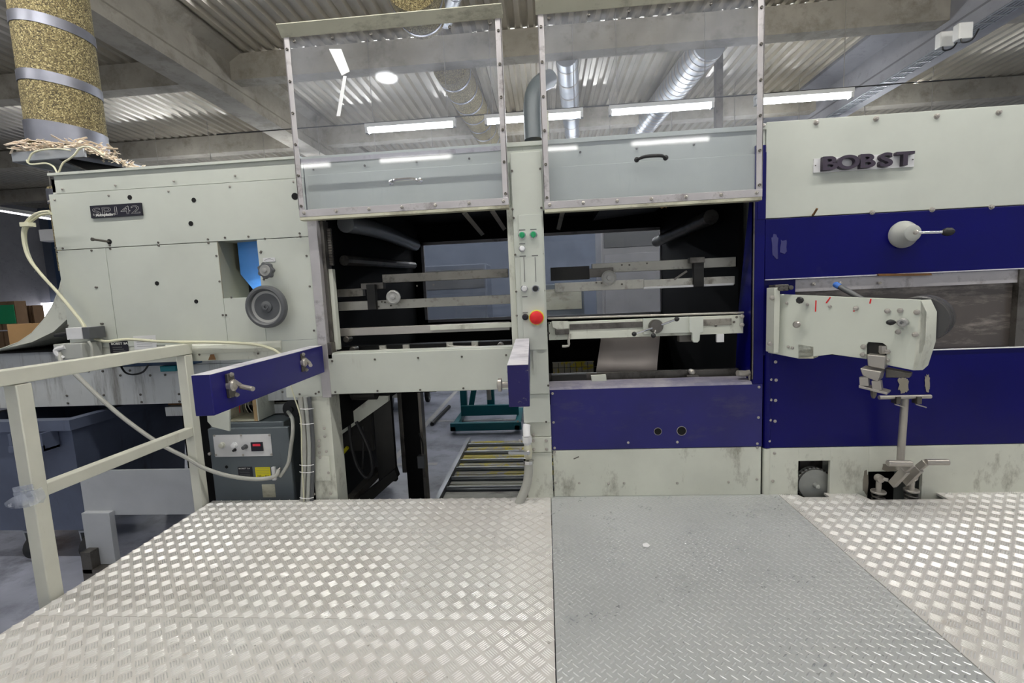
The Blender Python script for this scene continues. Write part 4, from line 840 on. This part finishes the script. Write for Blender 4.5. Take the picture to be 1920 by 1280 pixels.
# drive wheel in recess
c=at(1526,907,D+.06); 
dw=MB().lathe(c,(0,-1,0),[(.100,-.03),(.100,-.005),(.094,-.003),(.094,.012),(.088,.014),(.016,.015),(.014,.03),(.014,.045),(.008,.05)],32).build('drive_disc','cabinet_lt',G2)
for k in range(26): 
    an=2*pi*k/26; B(c.x+cos(an)*.1-.004,c.x+cos(an)*.1+.004,c.y-.004,c.y+.012,c.z+sin(an)*.1-.004,c.z+sin(an)*.1+.004).build('tooth','steel_dark',dw)
p=at(1528,878,D+.1); B(p.x-.07,p.x+.06,D+.13,D+.15,p.z-.05,p.z+.06).build('bearing_block','steel_dark',G2)
random.seed(11)
def worn(x0,y0,x1,y1,mat,Y=D-.003,n=14):
    cx_,cy_=(x0+x1)/2,(y0+y1)/2; P_=[]
    for k in range(n):
        a_=2*pi*k/n; r_=random.uniform(.7,1.1); sx_=abs(cos(a_))**.6*(1 if cos(a_)>0 else -1); sy_=abs(sin(a_))**.6*(1 if sin(a_)>0 else -1)
        P_.append(at(cx_+sx_*(x1-x0)/2*r_, cy_+sy_*(y1-y0)/2*r_, Y))
    MB().prism(P_,(0,.0015,0)).build('worn_patch',mat,G2,label='paint worn down to primer')
worn(1684,704,1704,738,'primer',n=30); worn(1734,702,1744,734,'primer',n=30); worn(1446,436,1460,486,'scuff',D-.0035); worn(1463,448,1476,478,'scuff',D-.0035)
worn(1648,868,1700,884,'primer',D-.0015); worn(1618,882,1628,928,'primer',D-.0015)
# ================================================================== SWING ARM UNIT at right
hinge=Vector((1.265,2.655,0)); th=R(45); dA=Vector((cos(th),-sin(th),0)); nA=Vector((-sin(th),-cos(th),0))
def onA(px,py,off=0.):
    v=ray(px,py); d_=Vector((v.x,v.z,-v.y)); o_=Vector((0,0,EYE)); pt=hinge+nA*off
    t_=(pt-o_).dot(nA)/d_.dot(nA); return o_+d_*t_
S=thing('swing_unit','white swing-out bracket with grey motor drum on the blue right housing','bracket',(1.27,2.65,1.35))
out=[(1441,545),(1456,544),(1458,551),(1500,553),(1600,557),(1727,562),(1738,585),(1736,640),(1722,685),(1712,694),(1662,684),(1662,648),(1655,643),(1628,641),(1625,646),(1625,673),(1560,664),(1497,672),(1440,661)]
out2=[onA(*q) for q in out]
MB().prism(out2,-nA*.012).build('front_plate','white_chip',S,bevel=.002)
MB().prism([onA(1500,553,-.012),onA(1722,562,-.012),onA(1722,680,-.012),onA(1500,660,-.012)],-nA*.05).build('core','dark2',S)
MB().prism([onA(1727,562),onA(1738,585),onA(1736,640),onA(1722,685),onA(1712,694)][::-1],dA*.03-nA*.03).build('bevel_edge','white_dirty',S)
MB().prism([onA(1497,672,0),onA(1497,645,0),onA(1525,650,-.0),onA(1525,672,-.0)],-nA*.08).build('block','lip',S)
c=onA(1722,600,-.04); MB().lathe(c,-nA,[(.105,0),(.11,.004),(.11,.06),(.106,.062),(.106,.068),(.112,.07),(.112,.155),(.10,.165),(.02,.166)],36).build('motor_drum','motor',S)
MB().cyl(c-nA*.166,c-nA*.19,.02,n=12).build('drum_stub','dark',S)
for q in ((1457,567),(1475,568),(1514,571),(1556,574),(1605,578),(1664,583),(1688,582),(1719,585),(1684,622),(1716,627),(1664,659),(1663,675),(1619,650),(1618,665),(1478,650),(1486,652)):
    o=share('bolt',NUT,None,S,onA(*q),rot=(0,0,-(pi/2-th)) ,scale=.5 if q[0]<1600 else .75)
    o.rotation_euler=(0,0,-th)
for px,py,kind in ((1500,562,'rubber'),(1494,607,'steel')):
    c=onA(px+5,py); MB().lathe(c,nA,[(.006,0),(.006,.03),(.016,.031),(.019,.045),(.012,.055)],8 if kind=='rubber' else 16).build('thumb_screw',kind,S)
c=onA(1681,603); MB().cyl(c,c+nA*.035,.004,n=8).build('knob_stem','steel',S); MB().lathe(c+nA*.03,(-1,-.15,.02),[(.005,0),(.012,.012),(.014,.024),(.009,.038),(.003,.042)],16).build('ball_knob','rubber',S)
c=onA(1694,604); MB().lathe(c,nA,[(.02,0),(.02,.03),(.016,.034),(.008,.034),(.008,.025)],20).build('collar','greyhub',S)
MB().lathe(onA(1628,567,-.05),(onA(1590,546,-.08)-onA(1628,567,-.05)),[(.012,0),(.014,.1),(.014,.16)],12).build('lever','greyplastic',S)
e0=onA(1628,567,-.05); dd=(onA(1590,546,-.08)-e0).normalized(); MB().lathe(e0+dd*.16,dd,[(.0155,0),(.0155,.025),(.012,.032)],12).build('lever_cap','leverblue',S)
B(1.26,1.33,2.62,2.70,1.70,1.735).build('hinge_block','steel_dark',S,bevel=.003); B(1.245,1.275,2.60,2.69,1.36,1.72).build('hinge_plate','white_dirty',S,bevel=.003)
for q in ((1462,541),(1470,540),(1480,539)): MB().lathe(at(*q,2.60),(0,-1,0),[(.012,0),(.012,.02),(.006,.021)],12).build('pin','steel_dark',S)
for q in ((1447,558),(1443,644)): share('bolt',NUT,None,S,at(*q,2.6),scale=.8)
for q0,q1 in (((1530,563),(1529,584)),((1557,557),(1549,568)),((1633,560),(1631,569)),((1602,578),(1601,584))): MB().bar(onA(*q0,.001),onA(*q1,.001),.006,.001,nA).build('red_mark','red',S)
# clamp hanging from the bracket
MB().lathe(onA(1655,656,.0),(0,0,-1),[(.014,-.02),(.016,-.02),(.016,.01),(.010,.02)],6).build('nut','steel',S)
q=[onA(1625,664,.04),onA(1660,668,.04),onA(1658,692,.04),onA(1627,686,.04)]; MB().prism(q,-nA*.08).build('clamp_neck','steel',S,bevel=.004)
q=[onA(1612,690,.06),onA(1652,697,.06),onA(1645,716,.06),onA(1617,704,.06)]; MB().prism(q,-nA*.11).build('clamp_body','steel',S,bevel=.004)
q=[onA(1660,690,-.01),onA(1708,700,-.01),onA(1706,708,-.01),onA(1660,708,-.01)]; MB().prism(q,-nA*.05).build('clamp_wing','steel_dark',S,bevel=.004)
for a_,b_ in (((1621,706),(1622,722)),((1644,713),(1646,730))): MB().bar(onA(*a_,.04),onA(*b_,.04),.035,.035,nA).build('clamp_leg','steel',S)
q=[onA(1610,722,.06),onA(1664,736,.06),onA(1663,740,.06),onA(1610,727,.06)]; MB().prism(q,-nA*.08).build('clamp_jaw','steel',S,bevel=.002)
MB().lathe(onA(1638,733,.03),(0,0,-1),[(.014,0),(.012,.02),(.006,.035)],8).build('clamp_nut','steel_dark',S)
# ================================================================== PEDAL + T-POLE
Tp=thing('t_handle_pole','steel pole with T-bar handle standing before the lower blue panel','pole',(2.0,2.6,.5))
pt=at(1697,742,2.58); pb=at(1687,880,2.60)
MB().cyl(pb,pt,.018,n=16).build('pole','steel',Tp)
a=at(1648,745,2.56); b_=at(1745,743,2.56); MB().cyl(a,b_,.011,n=12).build('cross_bar','steel',Tp)
for k,px in enumerate((1680,1719)):
    p=at(px,749,2.56); B(p.x-.012,p.x+.012,2.54,2.58,p.z-.02,p.z+.02).build('clamp','steel_dark',Tp,bevel=.002)
    MB().bar(p+Vector((-.02,-.02,-.02)),p+Vector((.025,-.03,-.035)),.012,.005).build('wing_nut','steel',Tp)
Pd=thing('foot_pedals','pair of steel foot pedals with springs in the skirt cut-out','pedal',(2.0,2.6,.3))
for sg,(ex,ey),(fx,fy),(px_,py_),(bx,by) in ((-1,(1664,868),(1709,869),(1673,908),(1648,896)),(1,(1736,866),(1778,866),(1697,905),(1710,893))):
    a=at(ex,ey,2.50); b_=at(fx,fy,2.50); MB().cyl(a,b_,.0165,n=16).build('foot_bar','steel',Pd,bevel=.003)
    r0=at(px_,py_,2.60); h0=b_ if sg<0 else a
    MB().bar(h0,h0+(r0-h0)*.35+Vector((0,0,.01)),.02,.034).bar(h0+(r0-h0)*.3,r0,.024,.04).build('lever','steel',Pd,bevel=.003)
    c=at(bx,by,2.66); MB().lathe(c+Vector((0,-.02,0)),(0,1,0),[(.02,0),(.022,.004),(.022,.03),(.018,.034)],16).build('eye','steel',Pd)
    MB().cyl(c,(r0.x,2.63,c.z),.010,n=10).build('cross_pin','steel',Pd)
    MB().cyl(c+Vector((0,0,-.015)),c+Vector((0,0,-.085)),.014,n=12).build('stud','steel',Pd)
    MB().lathe(c+Vector((0,0,-.075)),(0,0,-1),[(.036,0),(.038,.004),(.036,.012)],20).build('spring_cap','steel',Pd)
    sp=[]
    for k in range(50): sp.append(c+Vector((.03*cos(k*.785),.03*sin(k*.785),-.095-k*.0028)))
    MB().tube(sp,.005,6,0).build('spring','steel_dark',Pd)
    B(c.x-.04,c.x+.04,2.62,2.70,.0,c.z-.24).build('spring_seat','dark2',Pd)
# ================================================================== DUCTS AND CEILING GEAR
def duct(name,label,p0,p1,r,mat,bands=(),bmat='tape',n=28,tilt=.12,cat='duct'):
    p0,p1=Vector(p0),Vector(p1); t=thing(name,label,cat,p0); L=(p1-p0).length; d=(p1-p0).normalized()
    MB().cyl(p0,p1,r,n=n).build('duct_skin',mat,t)
    for b_ in bands:
        c=p0+d*b_[0]; h=b_[1]; a=d.orthogonal().normalized(); q=d.cross(a); mb=MB(); vs=[]
        if abs(d.z)>.9: a=Vector((1,0,0)); q=d.cross(a)
        for rr in (r+.002,r+.006):
            for s_ in (-h/2,h/2):
                vs+=[c+d*(s_-tilt*rr*cos(2*pi*k/n))+(a*cos(2*pi*k/n)+q*sin(2*pi*k/n))*rr for k in range(n)]
        fs=[]
        for k in range(n):
            k2=(k+1)%n; fs+=[(k,k2,n+k2,n+k),(2*n+k,3*n+k,3*n+k2,2*n+k2),(k,2*n+k,2*n+k2,k2),(n+k,n+k2,3*n+k2,3*n+k)]
        mb.add(vs,fs).build('band',bmat,t)
    return t
d1=duct('foam_duct','speckled tan insulated duct with silver tape bands at upper left',(-3.66,3.45,3.02),(-3.66,3.45,5.55),.235,'foam',((.07,.15),(.46,.075),(.86,.075),(1.5,.075),(2.1,.075)))
Cl=thing('duct_collar','galvanised square duct flange with frayed fibres under the foam duct','flange',(-3.6,3.3,2.9))
B(-3.83,-3.26,3.17,3.19,2.86,2.93).build('flange_front','gal',Cl,bevel=.004); B(-3.83,-3.81,3.19,3.75,2.86,2.93).build('flange_side','gal',Cl); B(-3.81,-3.28,3.19,3.75,2.92,2.93).build('flange_top','gal',Cl)
MB().prism([(-3.55,3.2,2.9),(-2.95,3.2,2.62),(-2.95,3.75,2.62),(-3.28,3.75,2.9)],(0,0,-.01)).build('sloped_cover','dark2',Cl)
random.seed(5); fb=MB()
def fl(x,y,z,s=1):
    a=random.uniform(0,6.28); L=random.uniform(.02,.055)*s; u=Vector((cos(a)*L,sin(a)*L,random.uniform(-.01,.03))); w_=Vector((-sin(a),cos(a),.4))*.007*s; c=Vector((x,y,z)); fb.prism([c-u-w_,c+u-w_,c+u*1.1+w_,c-u+w_],(0,0,.003))
for k in range(260): fl(random.uniform(-3.80,-3.25),random.uniform(3.14,3.45),2.935+random.random()**2*.07)
for k in range(60):
    u=k/60; fl(-3.27+u*.42,3.2+random.uniform(-.03,.03),2.91-u*.17+random.random()*.02,.8)
tag(fb.build('wood_fibre_fringe','greyboard'),'frayed pale wood fibres lying on the duct flange','fibres',kind='stuff')
fb.v and None
M['fibre']=paint('pale wood fibre',(250,234,214),.9); bpy.data.objects['wood_fibre_fringe'].data.materials[0]=M['fibre']
for k,cb in enumerate(([(52,305),(60,288),(80,281),(110,279),(132,282)],[(107,324),(100,312),(85,306),(58,308),(50,300)],[(110,324),(118,306),(130,298),(140,290),(150,278),(165,275),(182,282),(194,291)])):
    tag(MB().tube([at(x,y,3.12) for x,y in cb],.006,6,5).build('flange_cable','cable_w'),['cream cable arching over the left half of the duct flange','cream cable drooping below the front of the duct flange','cream cable rising from the housing top over the flange right end'][k],'cable')
d2=duct('foam_duct','short speckled duct piece behind the top left corner of housing',(-3.33,3.1,2.05),(-3.33,3.1,2.62),.12,'foam',((.5,.1),)); 
# top middle duct and its branch running back
def line_duct(label,pa,Ya,pb,Yb,ra,mat,nb,bm,name='ceiling_duct'):
    a=at(*pa,Ya); b_=at(*pb,Yb); L=(b_-a).length
    return duct(name,label,a,b_,ra,mat,[(L*(k+.5)/nb,.05) for k in range(nb)],bm,tilt=0)
def roof_duct(label,pa,pb,Z,ra,mat,nb,bm,name='ceiling_duct'):
    a=on(*pa,Z); b_=on(*pb,Z); d_=(b_-a)/(b_.y-a.y); a=a+d_*(7.37-a.y); L=(b_-a).length
    return duct(name,label,a,b_,ra,mat,[(L*(k+.5)/nb,.05) for k in range(nb)],bm,tilt=0)
roof_duct('tan insulated ceiling duct seen through the left guard',(852,140),(932,285),5.28,.27,'foam',9,'tape')
duct('ceiling_duct','fat insulated duct end hanging at the top edge between beams',at(770,-40,4.6),at(790,22,5.3),.27,'foam',((.3,.06),(.6,.04)),tilt=0)
a=at(820,-20,5.0); duct('tin_duct','shiny tin duct beside the fat insulated duct at the top edge',at(862,-40,5.3),at(835,40,6.2),.09,'gal',((.3,.02),),'gal',tilt=0)
roof_duct('shiny spiral duct crossing behind the right guard',(1300,120),(1195,252),5.3,.24,'gal',26,'steel','spiral_duct')
roof_duct('ringed tin duct seen through the left part of right guard',(1064,125),(1073,250),5.3,.17,'gal',7,'steel','spiral_duct')
pp_=[at(1000,262,4.6),at(998,215,4.6),at(1000,180,4.6),at(1012,158,4.65),at(1030,148,4.8)]
tag(MB().tube(pp_,.085,16,4).build('grey_pipe','cabinet'),'grey vent pipe rising between the two guards','pipe')
p=at(1010,232,4.7); tag(B(p.x-.06,p.x+.1,4.7,4.8,2.58,p.z+.12).build('vent_box','lip',bevel=.004),'small cream box behind the grey vent pipe','box')
p=at(1347,230,8.3); tag(B(p.x-.055,p.x+.055,8.25,8.36,0,5.6).build('hanger_post','steel_dark'),'pale vertical post seen through the right guard','post')
# lamps row
for k,(x0,y0,x1,y1) in enumerate(((685,242,852,233),(912,230,1090,218),(1145,210,1335,198),(1420,190,1592,181))):
    a=on(x0,y0,4.3); b_=on(x1,y1,4.3)
    lab=['lit fluorescent tube lamp leftmost in the row, seen through left guard','lit fluorescent tube lamp second in the row, behind the gap between guards','lit fluorescent tube lamp seen through the middle of the right guard','lit fluorescent tube lamp to the right of the right guard'][k]
    t=thing('tube_lamp',lab,'lamp',((a.x+b_.x)/2,7.05,4.3),'row of tube lamps above the machine')
    MB().cyl((a.x,7.05,4.3),(b_.x,7.05,4.3),.035,n=12).build('tube','tube',t); B(a.x-.02,b_.x+.02,7.0,7.1,4.335,4.39).build('fixture','lamp_white',t)
    for q in (a.x+.1,b_.x-.1): MB().cyl((q,7.05,4.39),(q,7.05,5.64),.005,n=5).build('hanger','steel',t)
    for q in (a.x,b_.x): B(q-.02,q+.02,7.01,7.09,4.26,4.345).build('end_cap','lamp_white',t)
tag(MB().cyl((-5,7.05,4.41),(6.1,7.05,4.41),.008,n=6).build('support_wire','rubber'),'thin wire carrying the row of tube lamps','wire')
a=at(1687,174,10.4); tag(MB().cyl(a,at(1702,166,10.9),.03,n=10).build('far_tube','tube'),'small tilted lit tube lamp beside the right concrete beam','lamp')
a=on(0,380,3.6); t=thing('tube_lamp','long dim tube fixture at the far left below the beam','lamp',(-11,8,3.6)); MB().bar(at(-30,385,9),at(92,405,7.6),.1,.05).build('fixture','lamp_white',t); MB().bar(at(-30,390,9),at(92,410,7.6),.05,.03).build('tube','daylight',t)
for k,(px,py) in enumerate(((1777,72),(1812,56))):
    p=at(px,py,5.6+k*-.25); t=thing('junction_box',['white junction box on the cable tray, lower one','white junction box on the cable tray, upper one'][k],'box',p)
    B(p.x-.07,p.x+.07,p.y,p.y+.08,p.z-.08,p.z+.08).build('case','lamp_white',t,bevel=.01); MB().tube([p+Vector((-.05,0,-.08)),p+Vector((-.03,0,-.12)),p+Vector((.06,0,-.10)),p+Vector((.12,.0,0))],.008,6,4).build('cable','cable_b',t)
t=thing('cable_tray','wire mesh cable tray along the right concrete beam','tray',(5.62,5,4.85))
for xx in (5.52,5.57,5.62,5.67,5.72): MB().cyl((xx,3,4.86),(xx,13,4.86),.008,n=5).build('rod','gal',t)
cr=mk(B(-.10,.10,-.006,.006,-.006,.006),'crossbar','gal')
for k in range(60): share('crossbar',cr,None,t,(5.62,3+k*.16,4.85))
for k,(x,y,z) in enumerate(((*at(95,440,9.)[:2],0),)):
    p=at(98,440,9.); t=thing('hanging_fixture','white box hanging from a rod at far left','fixture',p); B(p.x-.3,p.x+.3,9,9.2,p.z-.12,p.z+.12).build('case','lamp_white',t,bevel=.01); MB().cyl((p.x,9.1,p.z+.1),(p.x,9.1,5.6),.012,n=6).build('rod','steel',t); MB().cyl((p.x,9.1,p.z-.1),(p.x+.25,9.1,p.z-1.4),.02,n=6).build('stem','steel_dark',t)
for y_,z_,xs_,gr in LAMP_ROWS:
    for k,x_ in enumerate(xs_):
        pos=['leftmost','second from the left','third from the left','fourth from the left','fifth from the left','sixth from the left','seventh from the left'][k]
        t=thing('tube_lamp','lit tube lamp '+{1.6:'over the deck, ',-4.5:'behind the viewpoint, ',9.6:'added as fill behind the machine, ',12.6:'added as fill at hall back, '}[y_]+pos+' in its row','lamp',(x_,y_,z_),gr)
        MB().cyl((x_-.75,y_,z_),(x_+.75,y_,z_),.035,n=12).build('tube','tube_back' if y_<0 else 'tube_fill' if y_>5 else 'tube_near',t); B(x_-.8,x_+.8,y_-.022,y_+.022,z_+.06,z_+.09).build('fixture','lamp_white',t)
        for q in (-.78,.78): B(x_+q-.02,x_+q+.02,y_-.04,y_+.04,z_-.04,z_+.05).build('end_cap','lamp_white',t)
        for q in (-.6,.6): MB().cyl((x_+q,y_,z_+.09),(x_+q,y_,5.64),.006,n=5).build('hanger','steel',t)
# lamps behind the camera that the guards mirror
for k,(px,py) in enumerate(((725,145),)):
    v=at(px,py,2*2.62+3.0); t=thing('high_bay_lamp','round high bay lamp hanging behind the viewpoint','lamp',(v.x,-3.0,v.z))
    c=Vector((v.x,-3.0,v.z)); MB().lathe(c,(0,0,-1),[(.05,-.3),(.08,-.25),(.2,-.02),(.2,0),(.19,0)],24).build('shade','lamp_white',t); MB().lathe(c+Vector((0,0,-.001)),(0,0,-1),[(.18,0),(.18,.02),(.1,.04)],24).build('glass','bulb',t)
    MB().cyl(c+Vector((0,0,.3)),(c.x,-3,5.6),.01,n=6).build('rod','steel',t)
